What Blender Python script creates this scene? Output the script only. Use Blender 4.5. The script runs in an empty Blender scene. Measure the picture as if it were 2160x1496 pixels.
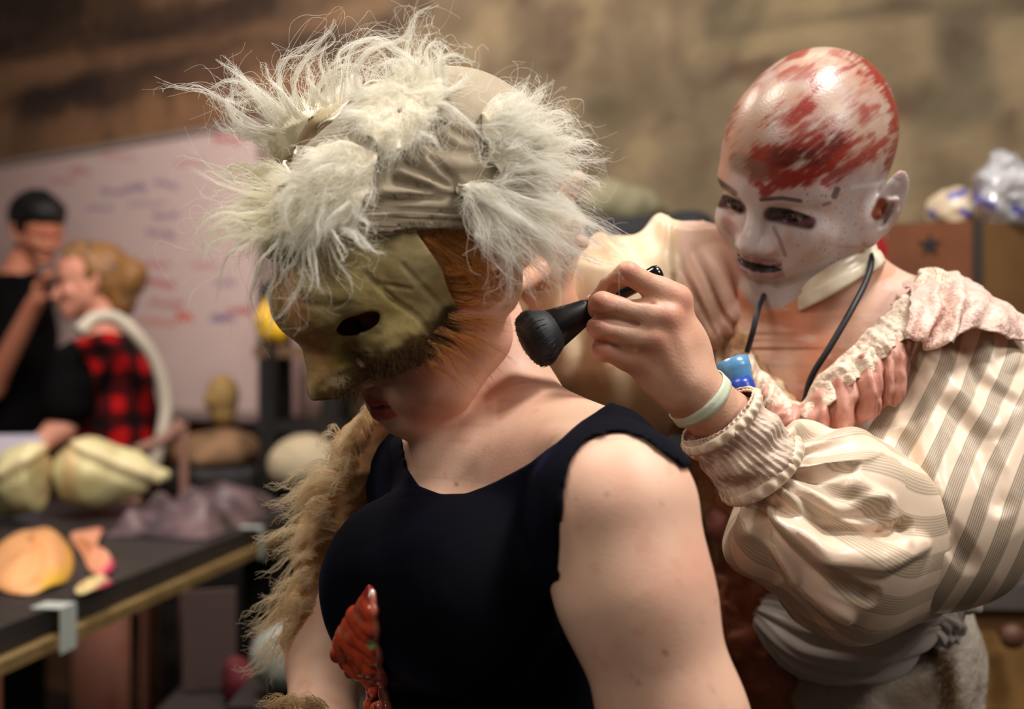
import bpy, math, random
import numpy as np
from mathutils import Vector, Matrix, noise
from mathutils.bvhtree import BVHTree

# ------------------------------------------------------------------ camera, world, lights
ZC = 1.35                      # eye height of the photographer
FPX = 2400.0                   # 40 mm lens on a 36 mm wide sensor, 2160 px frame
scene = bpy.context.scene
col = scene.collection
cam_d = bpy.data.cameras.new('camera')
cam_d.lens = 40.0
cam_d.sensor_width = 36.0
cam_d.clip_start = 0.05
cam_d.dof.use_dof = True
cam_d.dof.focus_distance = 0.90
cam_d.dof.aperture_fstop = 3.2
cam_d.dof.aperture_blades = 0
cam = bpy.data.objects.new('camera', cam_d)
cam.location = (0, 0, ZC)
cam.rotation_euler = (math.pi / 2, 0, 0)
col.objects.link(cam)
scene.camera = cam
scene.view_settings.view_transform = 'Standard'
scene.view_settings.look = 'None'
scene.view_settings.exposure = -0.20
scene.view_settings.gamma = 1.0
scene.view_settings.use_curve_mapping = False
scene.cycles.use_adaptive_sampling = True
scene.cycles.adaptive_threshold = 0.025
scene.cycles.max_bounces = 8
scene.cycles.diffuse_bounces = 6
scene.cycles.transparent_max_bounces = 6
scene.cycles.caustics_reflective = False
scene.cycles.caustics_refractive = False

world = bpy.data.worlds.new('world')
scene.world = world
world.use_nodes = True
wb = world.node_tree.nodes['Background']
wb.inputs[0].default_value = (0.75, 0.66, 0.56, 1)
wb.inputs[1].default_value = 0.10


def area(name, loc, target, size, power, color, sy=None):
    d = bpy.data.lights.new(name, 'AREA')
    d.energy = power
    d.color = color
    d.size = size
    if sy:
        d.shape = 'RECTANGLE'
        d.size_y = sy
    o = bpy.data.objects.new(name, d)
    o.location = loc
    o.rotation_euler = (Vector(target) - Vector(loc)).to_track_quat('-Z', 'Y').to_euler()
    col.objects.link(o)
    return o


# overhead work lamps of the room (outside the frame) and one added fill
area('lamp_or_fill_light', (0.70, 0.70, 2.70), (0.2, 0.95, 1.2), 0.32, 33.0, (1.0, 0.96, 0.90))
area('lamp_or_fill_light', (1.3, 0.1, 2.3), (0.3, 0.9, 1.2), 0.5, 14.0, (1.0, 0.88, 0.78))
area('lamp_or_fill_light', (-0.5, 1.0, 2.9), (-0.1, 1.0, 1.4), 0.4, 20.0, (1.0, 0.92, 0.80))
area('lamp_or_fill_light', (-0.9, -0.4, 2.4), (-0.1, 0.9, 1.3), 0.5, 11.0, (1.0, 0.93, 0.82))  # added fill from camera left that brightens mask and face, no known lamp
area('lamp_or_fill_light', (-0.9, 2.3, 3.0), (-1.2, 3.2, 1.2), 0.5, 48.0, (1.0, 0.86, 0.79))
area('lamp_or_fill_light', (0.6, 1.7, 3.0), (0.7, 2.8, 1.6), 0.5, 8.5, (1.0, 0.90, 0.76))

# ------------------------------------------------------------------ helpers
def P(px, py, d):
    """the point at distance d in front of the photographer seen at a photo position"""
    return np.array([(px - 1080.0) / FPX * d, d, ZC - (py - 748.0) / FPX * d])


def proj(v):
    v = np.asarray(v, float)
    return np.stack([1080 + FPX * v[..., 0] / v[..., 1], 748 - FPX * (v[..., 2] - ZC) / v[..., 1]], -1)


def rod(w):
    w = np.asarray(w, float)
    t = np.linalg.norm(w) + 1e-12
    k = w / t
    K = np.array([[0, -k[2], k[1]], [k[2], 0, -k[0]], [-k[1], k[0], 0]])
    return np.eye(3) + np.sin(t) * K + (1 - np.cos(t)) * K @ K


def basis(f, up):
    f = np.array(f, float); f /= np.linalg.norm(f)
    x = np.cross(f, np.array(up, float)); x /= np.linalg.norm(x)
    return np.stack([x, f, np.cross(x, f)], 1)


def pose(yaw, pitch, roll):
    y, p, r = np.radians([yaw, pitch, roll])
    f = np.array([-np.sin(y) * np.cos(p), -np.cos(y) * np.cos(p), -np.sin(p)])
    return rod(f * r) @ basis(f, (0, 0, 1))


def sstep(x, a, b):
    t = np.clip((x - a) / (b - a), 0, 1)
    return t * t * (3 - 2 * t)


_rng = np.random.RandomState(7)
_LAT = _rng.rand(32, 32, 32).astype(np.float32)


def vnoise(p, s, seed=0):
    """smooth value noise in -1..1 at cell size s"""
    q = np.asarray(p, float) / s + 101.3 + seed * 7.77
    i = np.floor(q).astype(int)
    f = q - i
    f = f * f * (3 - 2 * f)
    r = 0
    for dx in (0, 1):
        for dy in (0, 1):
            for dz in (0, 1):
                w = np.abs(1 - dx - f[..., 0]) * np.abs(1 - dy - f[..., 1]) * np.abs(1 - dz - f[..., 2])
                r = r + w * _LAT[(i[..., 0] + dx) % 32, (i[..., 1] + dy) % 32, (i[..., 2] + dz) % 32]
    return r * 2 - 1


def fbm(p, s, seed=0, n=3):
    r, a = 0, 1.0
    for k in range(n):
        r = r + a * vnoise(p, s / 2 ** k, seed + k)
        a *= 0.5
    return r


# ---- polygons
def poly_sd(x, y, poly):
    """signed distance to a closed polygon (negative inside)"""
    poly = np.asarray(poly, float)
    d = np.full(np.broadcast(x, y).shape, 1e18)
    ins = np.zeros(d.shape, bool)
    n = len(poly)
    for i in range(n):
        a, b = poly[i], poly[(i + 1) % n]
        ex, ey = b - a
        wx, wy = x - a[0], y - a[1]
        t = np.clip((wx * ex + wy * ey) / (ex * ex + ey * ey + 1e-12), 0, 1)
        d = np.minimum(d, (wx - ex * t) ** 2 + (wy - ey * t) ** 2)
        c = ((a[1] > y) != (b[1] > y)) & (x < ex * (y - a[1]) / (ey if ey else 1e-12) + a[0])
        ins ^= c
    d = np.sqrt(d)
    return np.where(ins, -d, d)


def smooth_line(pts, n, closed=False):
    """Catmull-Rom through the points, resampled"""
    p = np.asarray(pts, float)
    if closed:
        q = np.vstack([p[-1], p, p[0], p[1]])
        segs = len(p)
    else:
        q = np.vstack([2 * p[0] - p[1], p, 2 * p[-1] - p[-2]])
        segs = len(p) - 1
    t = np.linspace(0, segs, n, endpoint=not closed)
    i = np.minimum(t.astype(int), segs - 1)
    f = (t - i)[:, None]
    a, b, c, d = q[i], q[i + 1], q[i + 2], q[i + 3]
    return 0.5 * (2 * b + (c - a) * f + (2 * a - 5 * b + 4 * c - d) * f ** 2 + (3 * b - a - 3 * c + d) * f ** 3)


# ---- signed distance modelling: bodies are one smooth continuous surface
class Field:
    def __init__(self, R=None, T=(0, 0, 0)):
        self.ops = []
        self.frame(R, T)

    def frame(self, R=None, T=(0, 0, 0)):
        self.R = np.eye(3) if R is None else R
        self.T = np.array(T, float)
        return self

    def w(self, p):
        return self.R @ np.array(p, float) + self.T

    def E(self, c, r, k=0.02, op='u', rot=None):
        r = np.array([r] * 3 if np.isscalar(r) else r, float)
        R = self.R if rot is None else self.R @ rot
        self.ops.append(('E', self.w(c), r, R, k, op))
        return self

    def C(self, a, b, r1, r2=None, k=0.02, op='u'):
        self.ops.append(('C', self.w(a), self.w(b), r1, r1 if r2 is None else r2, k, op))
        return self

    def L(self, pts, rs, k=0.02, op='u', kj=None):
        """a tapering limb through the points"""
        for i in range(len(pts) - 1):
            self.C(pts[i], pts[i + 1], rs[i], rs[i + 1], k if i == 0 else (kj or k), op)
        return self

    def B(self, c, h, rot=None, k=0.0, op='u', rnd=0.0):
        R = self.R if rot is None else self.R @ rot
        self.ops.append(('B', self.w(c), np.array(h, float), R, rnd, k, op))
        return self

    def fn(self, f, k=0.0, op='i'):
        """f(points) -> distance; applied over the whole grid"""
        self.ops.append(('F', f, k, op))
        return self

    def off(self, v):
        self.ops.append(('O', v))
        return self

    def shell(self, t):
        self.ops.append(('S', t))
        return self

    def copy(self):
        g = Field()
        g.ops = list(self.ops)
        return g

    @staticmethod
    def dist(o, X, Y, Z):
        t = o[0]
        if t == 'E':
            c, r, R = o[1], o[2], o[3]
            x, y, z = X - c[0], Y - c[1], Z - c[2]
            u = (R[0, 0] * x + R[1, 0] * y + R[2, 0] * z) / r[0]
            v = (R[0, 1] * x + R[1, 1] * y + R[2, 1] * z) / r[1]
            w = (R[0, 2] * x + R[1, 2] * y + R[2, 2] * z) / r[2]
            k0 = np.sqrt(u * u + v * v + w * w)
            k1 = np.sqrt((u / r[0]) ** 2 + (v / r[1]) ** 2 + (w / r[2]) ** 2) + 1e-9
            return k0 * (k0 - 1) / k1
        if t == 'C':
            a, b, r1, r2 = o[1:5]
            e = b - a
            l2 = e @ e + 1e-12
            x, y, z = X - a[0], Y - a[1], Z - a[2]
            h = np.clip((x * e[0] + y * e[1] + z * e[2]) / l2, 0, 1)
            return np.sqrt((x - e[0] * h) ** 2 + (y - e[1] * h) ** 2 + (z - e[2] * h) ** 2) - (r1 + (r2 - r1) * h)
        if t == 'B':
            c, hh, R, rnd = o[1:5]
            x, y, z = X - c[0], Y - c[1], Z - c[2]
            q = [np.abs(R[0, i] * x + R[1, i] * y + R[2, i] * z) - hh[i] + rnd for i in range(3)]
            out = np.sqrt(sum(np.maximum(k, 0) ** 2 for k in q))
            return out + np.minimum(np.maximum(np.maximum(q[0], q[1]), q[2]), 0) - rnd

    @staticmethod
    def box(o):
        if o[0] == 'E':
            m = o[2].max()
            return o[1] - m, o[1] + m
        if o[0] == 'C':
            m = max(o[3], o[4])
            return np.minimum(o[1], o[2]) - m, np.maximum(o[1], o[2]) + m
        m = np.linalg.norm(o[2])
        return o[1] - m, o[1] + m

    def grid(self, lo, hi, h):
        lo = np.array(lo, float)
        n = np.maximum(((np.array(hi, float) - lo) / h).astype(int) + 2, 4)
        ax = [lo[i] + np.arange(n[i]) * h for i in range(3)]
        D = np.full(n, 0.06, np.float32)
        extra = 0.0
        for o in self.ops:
            if o[0] == 'O':
                D -= o[1]; continue
            if o[0] == 'S':
                D = np.abs(D) - o[1]; continue
            if o[0] == 'F':
                f, k, op = o[1:]
                m_ = D < 0.012
                ii = np.argwhere(m_)
                pts = ii * h + lo
                d = np.full(D.shape, -1.0, np.float32)
                if len(ii):
                    d[m_] = f(pts)
                sl = (slice(None),) * 3
            else:
                k, op = o[-2], o[-1]
                b0, b1 = Field.box(o)
                m = max(k, 0.008) + 2 * h
                i0 = np.clip(np.floor((b0 - m - lo) / h).astype(int), 0, n)
                i1 = np.clip(np.ceil((b1 + m - lo) / h).astype(int) + 1, 0, n)
                if op == 'i':
                    i0, i1 = np.zeros(3, int), n
                if (i1 <= i0).any():
                    continue
                sl = tuple(slice(i0[i], i1[i]) for i in range(3))
                d = Field.dist(o, ax[0][sl[0]][:, None, None], ax[1][sl[1]][None, :, None], ax[2][sl[2]][None, None, :]).astype(np.float32)
            a = D[sl]
            if op == 'u':
                r = np.minimum(a, d)
                if k > 0:
                    q = np.maximum(k - np.abs(a - d), 0) / k
                    r = r - q * q * k * 0.25
            else:
                if op == 's':
                    d = -d
                r = np.maximum(a, d)
                if k > 0:
                    q = np.maximum(k - np.abs(a - d), 0) / k
                    r = r + q * q * k * 0.25
            D[sl] = r
        return D, lo, n

    def mesh(self, lo, hi, h, smooth=2):
        D, lo, n = self.grid(lo, hi, h)
        return nets(D, lo, h, smooth)


def nets(D, lo, h, smooth=2):
    s = D < 0
    c = np.zeros(tuple(k - 1 for k in D.shape), np.uint8)
    for dx in (0, 1):
        for dy in (0, 1):
            for dz in (0, 1):
                c += s[dx:D.shape[0] - 1 + dx, dy:D.shape[1] - 1 + dy, dz:D.shape[2] - 1 + dz]
    act = (c > 0) & (c < 8)
    ijk = np.argwhere(act)
    idx = np.full(act.shape, -1, np.int64)
    idx[act] = np.arange(len(ijk))
    cor = {}
    for dx in (0, 1):
        for dy in (0, 1):
            for dz in (0, 1):
                cor[dx, dy, dz] = D[ijk[:, 0] + dx, ijk[:, 1] + dy, ijk[:, 2] + dz]
    acc = np.zeros((len(ijk), 3)); cnt = np.zeros(len(ijk))
    for a in cor:
        for axis in range(3):
            if a[axis] == 0:
                b = list(a); b[axis] = 1; b = tuple(b)
                va, vb = cor[a], cor[b]
                m = (va < 0) != (vb < 0)
                t = np.where(m, va / np.where(m, va - vb, 1), 0)
                p = np.array(a, float)[None, :] * np.ones((len(ijk), 1))
                p[:, axis] = t
                acc += p * m[:, None]; cnt += m
    V = (ijk + acc / np.maximum(cnt, 1)[:, None]) * h + lo
    Q = []
    for axis in range(3):
        o1, o2 = [(1, 2), (2, 0), (0, 1)][axis]
        sh = [slice(1, -1)] * 3
        sh[axis] = slice(0, -1)
        sl2 = [slice(1, -1)] * 3
        sl2[axis] = slice(1, None)
        A = s[tuple(sh)]; Bb = s[tuple(sl2)]
        ch = np.argwhere(A != Bb)
        off = np.array([1, 1, 1]); off[axis] = 0
        e = ch + off
        flip = ~A[tuple(ch.T)]
        ok = (e[:, axis] < act.shape[axis])
        e, flip = e[ok], flip[ok]
        u = np.zeros(3, int); u[o1] = 1
        v = np.zeros(3, int); v[o2] = 1
        q = np.stack([idx[tuple((e - u - v).T)], idx[tuple((e - v).T)], idx[tuple(e.T)], idx[tuple((e - u).T)]], 1)
        q[flip] = q[flip][:, ::-1]
        Q.append(q)
    Q = np.vstack(Q)
    Q = Q[(Q >= 0).all(1)]
    for _ in range(smooth):
        V = relax(V, Q, 0.5)
    return V, Q


def relax(V, Q, f=0.5):
    A = np.zeros_like(V); n = np.zeros(len(V))
    k = Q.shape[1]
    for i in range(k):
        a, b = Q[:, i], Q[:, (i + 1) % k]
        for c in range(3):
            A[:, c] += np.bincount(a, V[b, c], len(V)) + np.bincount(b, V[a, c], len(V))
        n += np.bincount(a, minlength=len(V)) + np.bincount(b, minlength=len(V))
    return V + f * (A / np.maximum(n, 1)[:, None] - V)


def regions(F, boxes):
    """mesh the field box by box at its own resolution, leaving out what an earlier box holds"""
    parts = []
    for i, (lo, hi, h, sm) in enumerate(boxes):
        V, Q = F.mesh(lo, hi, h, sm)
        if not len(Q):
            continue
        lo, hi = np.array(lo, float), np.array(hi, float)
        for (l2, h2, hh, _) in boxes[:i]:
            e = hh * 1.5
            ins = ((V > np.array(l2) + e) & (V < np.array(h2) - e)).all(1)
            Q = Q[~ins[Q].all(1)]
        used = np.zeros(len(V), bool); used[Q.ravel()] = True
        m = np.cumsum(used) - 1
        parts.append((V[used], m[Q]))
    return merge(parts)


def normals(V, Q):
    a, b, c = V[Q[:, 0]], V[Q[:, 1]], V[Q[:, 2]]
    d = V[Q[:, 3]] if Q.shape[1] == 4 else a
    fn = np.cross(c - a, d - b) if Q.shape[1] == 4 else np.cross(b - a, c - a)
    N = np.zeros_like(V)
    for i in range(Q.shape[1]):
        for k in range(3):
            N[:, k] += np.bincount(Q[:, i], fn[:, k], len(V))
    return N / (np.linalg.norm(N, axis=1)[:, None] + 1e-12)


def merge(parts):
    vs, qs, o = [], [], 0
    for v, q in parts:
        vs.append(v); qs.append(q + o); o += len(v)
    return np.vstack(vs), np.vstack(qs)


def make(name, V, Q, mat, parent=None, colors=None, smooth=True, attrs=None):
    """link one mesh object; V, Q numpy arrays or lists"""
    me = bpy.data.meshes.new(name)
    if isinstance(Q, np.ndarray):
        V = np.asarray(V, np.float32)
        me.vertices.add(len(V))
        me.vertices.foreach_set('co', V.ravel())
        k = Q.shape[1]
        me.loops.add(Q.size)
        me.loops.foreach_set('vertex_index', Q.ravel().astype(np.int32))
        me.polygons.add(len(Q))
        me.polygons.foreach_set('loop_start', np.arange(0, Q.size, k, dtype=np.int32))
        me.polygons.foreach_set('loop_total', np.full(len(Q), k, np.int32))
        me.update(calc_edges=True)
    else:
        me.from_pydata([tuple(v) for v in V], [], [tuple(int(i) for i in q) for q in Q])
    if smooth:
        me.polygons.foreach_set('use_smooth', [True] * len(me.polygons))
    if colors is not None:
        at = me.color_attributes.new('Col', 'FLOAT_COLOR', 'POINT')
        c = np.ones((len(me.vertices), 4), np.float32)
        c[:, :colors.shape[1]] = colors
        at.data.foreach_set('color', c.ravel())
    for nm, a in (attrs or {}).items():
        at = me.attributes.new(nm, 'FLOAT', 'POINT')
        at.data.foreach_set('value', np.asarray(a, np.float32))
    me.update()
    if mat is not None:
        me.materials.append(mat)
    o = bpy.data.objects.new(name, me)
    col.objects.link(o)
    if parent is not None:
        o.parent = parent
    return o


def tag(o, label=None, cat=None, group=None, kind=None):
    for k, v in (('label', label), ('category', cat), ('group', group), ('kind', kind)):
        if v:
            o[k] = v
    return o


def empty(name, label, cat, group=None):
    o = bpy.data.objects.new(name, None)
    o.empty_display_size = 0.05
    col.objects.link(o)
    return tag(o, label, cat, group)


def bvh(V, Q):
    return BVHTree.FromPolygons([tuple(v) for v in V], [tuple(int(i) for i in q) for q in Q])


def hit(tree, px, py):
    d = Vector(P(px, py, 1.0)) - cam.location
    d.normalize()
    p, n, i, t = tree.ray_cast(cam.location, d)
    if p is None:
        return None, None
    return np.array(p), np.array(n)


# ---- hair
def strands(name, curves, mat, parent=None, r0=0.00022, r1=0.00004):
    """curves: array list (k,3); one CURVES object"""
    hc = bpy.data.hair_curves.new(name)
    hc.add_curves([len(c) for c in curves])
    pts = np.concatenate(curves).astype(np.float32)
    hc.points.foreach_set('position', pts.ravel())
    rad = np.concatenate([np.linspace(r0, r1, len(c)) for c in curves]).astype(np.float32)
    hc.points.foreach_set('radius', rad)
    hc.materials.append(mat)
    o = bpy.data.objects.new(name, hc)
    col.objects.link(o)
    if parent is not None:
        o.parent = parent
    return o


def tuft(guide, n, w0, w1, rng, curl=0.0, k=14, frizz=0.002, wfun=None):
    """n strands following a smooth guide; spread w0 at the root, w1 near the tip"""
    g = smooth_line(guide, k)
    L = np.linalg.norm(np.diff(g, axis=0), axis=1).sum()
    t = np.linspace(0, 1, k)
    tan = np.gradient(g, axis=0)
    tan /= np.linalg.norm(tan, axis=1)[:, None] + 1e-9
    a = np.cross(tan, np.array([0.3, -1.0, 0.2])); a /= np.linalg.norm(a, axis=1)[:, None] + 1e-9
    b = np.cross(tan, a)
    out = []
    for _ in range(n):
        th = rng.uniform(0, 2 * np.pi); r = np.sqrt(rng.uniform()) 
        c, s = r * np.cos(th), r * np.sin(th)
        w = w0 + (w1 - w0) * t
        tl = rng.uniform(0.55, 1.08)
        ph = rng.uniform(0, 6.28, 4); fr = rng.uniform(1.0, 3.2, 2)
        fz = frizz * t * rng.uniform(0.3, 1.6)
        da = w * c + fz * np.sin(ph[0] + fr[0] * 6.28 * t) + curl * t * np.sin(ph[2] + 6.28 * t * 1.5)
        db = w * s + fz * np.sin(ph[1] + fr[1] * 6.28 * t) + curl * t * np.cos(ph[2] + 6.28 * t * 1.5)
        q = g + a * da[:, None] + b * db[:, None]
        if tl < 1:
            m = max(4, int(k * tl)); q = q[:m]
        out.append(q)
    return out


# ---- materials
def rgb(r, g, b):
    f = lambda c: c / 12.92 if c <= 0.04045 else ((c + 0.055) / 1.055) ** 2.4
    return (f(r / 255), f(g / 255), f(b / 255))


def stroke(uv, pts, w):
    """falloff 1..0 around a polyline"""
    pts = np.asarray(pts, float)
    d = np.full(len(uv), 1e9)
    if len(pts) == 1:
        d = np.hypot(*(uv - pts[0]).T)
    for a, b in zip(pts[:-1], pts[1:]):
        e = b - a
        t = np.clip(((uv - a) @ e) / (e @ e + 1e-9), 0, 1)
        d = np.minimum(d, np.hypot(*(uv - a - t[:, None] * e).T))
    return np.clip(1.5 - d / w, 0, 1)


def blend(c, c2, m):
    m = np.clip(m, 0, 1)[:, None]
    return c * (1 - m) + np.array(c2)[None, :] * m


def mat(name, base=(0.5, 0.5, 0.5), rough=0.6, attr=False, spec=0.4, sss=0.0, metal=0.0, var=None, bump=None, rattr=False, coat=0.0, sheen=0.0, alpha=1.0, trans=0.0, aniso=0.0, sssr=(1.0, 0.35, 0.2), sssd=0.006):
    """procedural material. var=(scale, colour2, amount) mixes noise; bump=(scale, strength, dist)"""
    m = bpy.data.materials.new(name)
    m.use_nodes = True
    nt = m.node_tree
    b = nt.nodes['Principled BSDF']
    b.inputs['Base Color'].default_value = (*base, 1)
    b.inputs['Roughness'].default_value = rough
    b.inputs['Specular IOR Level'].default_value = spec
    b.inputs['Metallic'].default_value = metal
    b.inputs['Alpha'].default_value = alpha
    b.inputs['Transmission Weight'].default_value = trans
    if coat:
        b.inputs['Coat Weight'].default_value = coat
        b.inputs['Coat Roughness'].default_value = 0.15
    if sheen:
        b.inputs['Sheen Weight'].default_value = sheen
        b.inputs['Sheen Roughness'].default_value = 0.4
    if sss:
        b.inputs['Subsurface Weight'].default_value = sss
        b.inputs['Subsurface Radius'].default_value = sssr
        b.inputs['Subsurface Scale'].default_value = sssd
    src = None
    if attr:
        a = nt.nodes.new('ShaderNodeVertexColor'); a.layer_name = 'Col'
        src = a.outputs[0]
    if rattr:
        ra = nt.nodes.new('ShaderNodeAttribute'); ra.attribute_name = 'Rough'
        nt.links.new(ra.outputs['Fac'], b.inputs['Roughness'])
    tc = nt.nodes.new('ShaderNodeTexCoord')
    if var:
        n = nt.nodes.new('ShaderNodeTexNoise')
        n.inputs['Scale'].default_value = var[0]
        n.inputs['Detail'].default_value = 5
        nt.links.new(tc.outputs['Object'], n.inputs['Vector'])
        cr = nt.nodes.new('ShaderNodeMapRange')
        cr.inputs[1].default_value = 0.35; cr.inputs[2].default_value = 0.68
        cr.inputs[3].default_value = 0; cr.inputs[4].default_value = var[2]
        nt.links.new(n.outputs[0], cr.inputs[0])
        mx = nt.nodes.new('ShaderNodeMix'); mx.data_type = 'RGBA'
        nt.links.new(cr.outputs[0], mx.inputs[0])
        if src is not None:
            nt.links.new(src, mx.inputs[6])
            mx.blend_type = 'MULTIPLY'
        else:
            mx.inputs[6].default_value = (*base, 1)
        mx.inputs[7].default_value = (*var[1], 1)
        src = mx.outputs[2]
    if src is not None:
        nt.links.new(src, b.inputs['Base Color'])
    if bump:
        n = nt.nodes.new('ShaderNodeTexNoise')
        n.inputs['Scale'].default_value = bump[0]
        n.inputs['Detail'].default_value = 4
        nt.links.new(tc.outputs['Object'], n.inputs['Vector'])
        bp = nt.nodes.new('ShaderNodeBump')
        bp.inputs['Strength'].default_value = bump[1]
        bp.inputs['Distance'].default_value = bump[2]
        nt.links.new(n.outputs[0], bp.inputs['Height'])
        nt.links.new(bp.outputs[0], b.inputs['Normal'])
    return m


def hairmat(name, c, rough=0.45, trans=0.35):
    m = bpy.data.materials.new(name)
    m.use_nodes = True
    nt = m.node_tree
    b = nt.nodes['Principled BSDF']
    b.inputs['Roughness'].default_value = rough
    b.inputs['Specular IOR Level'].default_value = 0.35
    hi = nt.nodes.new('ShaderNodeHairInfo')
    mx = nt.nodes.new('ShaderNodeMix'); mx.data_type = 'RGBA'
    nt.links.new(hi.outputs['Random'], mx.inputs[0])
    mx.inputs[6].default_value = (*[k * 0.82 for k in c], 1)
    mx.inputs[7].default_value = (*[min(1, k * 1.12) for k in c], 1)
    nt.links.new(mx.outputs[2], b.inputs['Base Color'])
    tr = nt.nodes.new('ShaderNodeBsdfTranslucent')
    nt.links.new(mx.outputs[2], tr.inputs[0])
    ms = nt.nodes.new('ShaderNodeMixShader'); ms.inputs[0].default_value = trans
    nt.links.new(b.outputs[0], ms.inputs[1]); nt.links.new(tr.outputs[0], ms.inputs[2])
    nt.links.new(ms.outputs[0], nt.nodes['Material Output'].inputs[0])
    return m


# ---- simple solids for furniture and props
def boxmesh(c, s, rz=0.0, rx=0.0, ry=0.0, bev=0.0):
    """vertices and quads of a box centred at c with size s"""
    import bmesh
    bm = bmesh.new()
    bmesh.ops.create_cube(bm, size=1)
    for v in bm.verts:
        v.co = Vector((v.co.x * s[0], v.co.y * s[1], v.co.z * s[2]))
    if bev:
        bmesh.ops.bevel(bm, geom=bm.edges[:], offset=bev, segments=2, affect='EDGES', profile=0.5)
    M = Matrix.Translation(Vector(c)) @ Matrix.Rotation(rz, 4, 'Z') @ Matrix.Rotation(rx, 4, 'X') @ Matrix.Rotation(ry, 4, 'Y')
    V = [tuple(M @ v.co) for v in bm.verts]
    bm.verts.index_update()
    F = [[v.index for v in f.verts] for f in bm.faces]
    bm.free()
    return V, F


def joinm(parts):
    V, F = [], []
    for v, f in parts:
        o = len(V)
        V += [tuple(x) for x in v]
        F += [[int(i) + o for i in q] for q in f]
    return V, F


def tube(pts, rad, n=10, cap=True, k=None, closed=False):
    g = smooth_line(pts, k or len(pts), closed)
    m = len(g)
    r = np.interp(np.linspace(0, 1, m), np.linspace(0, 1, len(rad)), rad) if hasattr(rad, '__len__') else np.full(m, rad)
    tan = np.gradient(g, axis=0); tan /= np.linalg.norm(tan, axis=1)[:, None] + 1e-12
    a = np.cross(tan[0], [0.13, 0.27, 1.0]); a /= np.linalg.norm(a)
    V = []
    for i in range(m):
        a = a - tan[i] * (a @ tan[i]); a /= np.linalg.norm(a)
        b = np.cross(tan[i], a)
        for j in range(n):
            th = 2 * np.pi * j / n
            V.append(g[i] + r[i] * (a * np.cos(th) + b * np.sin(th)))
    F = []
    for i in range(m - 1):
        for j in range(n):
            F.append([i * n + j, i * n + (j + 1) % n, (i + 1) * n + (j + 1) % n, (i + 1) * n + j])
    if closed:
        for j in range(n):
            F.append([(m - 1) * n + j, (m - 1) * n + (j + 1) % n, (j + 1) % n, j])
    elif cap:
        F.append(list(range(n))[::-1]); F.append([(m - 1) * n + j for j in range(n)])
    return V, F


def sheet(f, nu, nv, closed_u=False, thick=0.0):
    """grid surface from f(U, V) -> (nu, nv, 3); thick gives it a back side"""
    u = np.linspace(0, 1, nu, endpoint=not closed_u); v = np.linspace(0, 1, nv)
    U, Vv = np.meshgrid(u, v, indexing='ij')
    pts = f(U, Vv)
    V = pts.reshape(-1, 3)
    i = np.arange(nu if closed_u else nu - 1)[:, None]; j = np.arange(nv - 1)[None, :]
    i2 = (i + 1) % nu
    Q = np.stack([i * nv + j + 0 * i, i2 * nv + j, i2 * nv + j + 1, i * nv + j + 1], -1).reshape(-1, 4)
    if thick:
        N = normals(V, Q)
        n0 = len(V)
        V2 = V - N * thick
        Q2 = Q[:, ::-1] + n0
        E = []
        jj = np.arange(nv - 1)
        if not closed_u:
            E.append(np.stack([jj, jj + 1, jj + 1 + n0, jj + n0], 1))
            b = (nu - 1) * nv
            E.append(np.stack([b + jj + 1, b + jj, b + jj + n0, b + jj + 1 + n0], 1))
        ii = np.arange(nu if closed_u else nu - 1); ij = (ii + 1) % nu
        E.append(np.stack([ij * nv, ii * nv, ii * nv + n0, ij * nv + n0], 1))
        b = nv - 1
        E.append(np.stack([ii * nv + b, ij * nv + b, ij * nv + b + n0, ii * nv + b + n0], 1))
        V = np.vstack([V, V2]); Q = np.vstack([Q, Q2] + E)
    return V, Q


def lathe(a, b, prof, n=28):
    a, b = np.array(a), np.array(b)
    t = b - a; L = np.linalg.norm(t); t /= L
    x = np.cross(t, [0.2, 0.3, 1]); x /= np.linalg.norm(x); y = np.cross(t, x)
    V = []; F = []
    for (s_, r) in prof:
        for j in range(n):
            th = 2 * math.pi * j / n
            V.append(a + t * s_ * L + r * (x * math.cos(th) + y * math.sin(th)))
    for i in range(len(prof) - 1):
        for j in range(n):
            F.append([i * n + j, i * n + (j + 1) % n, (i + 1) * n + (j + 1) % n, (i + 1) * n + j])
    F.append(list(range(n))[::-1]); F.append([(len(prof) - 1) * n + j for j in range(n)])
    return V, F
# ------------------------------------------------------------------ the room
WU = np.array([0.824, -0.567, 0.0])           # along the back wall, left to right
WN = np.array([-0.567, -0.824, 0.0])          # out of the back wall
W0 = np.array([-2.16, 4.80, 0.0])


def W(px, py, off=0.0):
    """point on the back wall seen at a photo position, off metres in front of it"""
    r = P(px, py, 1.0) - np.array([0, 0, ZC])
    t = ((W0 + WN * off) @ WN) / (r @ WN)
    return np.array([0, 0, ZC]) + r * t


ns, nz_ = 480, 170
s_ = np.linspace(-4.0, 5.6, ns); z_ = np.linspace(0, 3.4, nz_)
SS, ZZ = np.meshgrid(s_, z_, indexing='ij')
V = W0[None, None] + SS[..., None] * WU + ZZ[..., None] * np.array([0, 0, 1.0])
V = V.reshape(-1, 3); sv = SS.ravel(); zv = ZZ.ravel()
uv = proj(V)
p2 = np.stack([sv * .28, zv * 2.0, sv * 0], 1)
cW_ = np.tile(np.array(rgb(142, 124, 96)), (len(V), 1))
right = sstep(sv, 1.4, 2.6)
bands = .8 * vnoise(p2, .42, 201) + .6 * vnoise(p2, .19, 203) + .5 * vnoise(np.stack([sv, zv * 2.4, sv * 0], 1), .22, 205)
left = 1 - right
cW_ = blend(cW_, rgb(134, 100, 72), left)  # left part redder and darker: its dim reddish light put into the colour
cW_ = blend(cW_, rgb(70, 52, 42), left * sstep(bands, -.15, .45) * .9)
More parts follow.
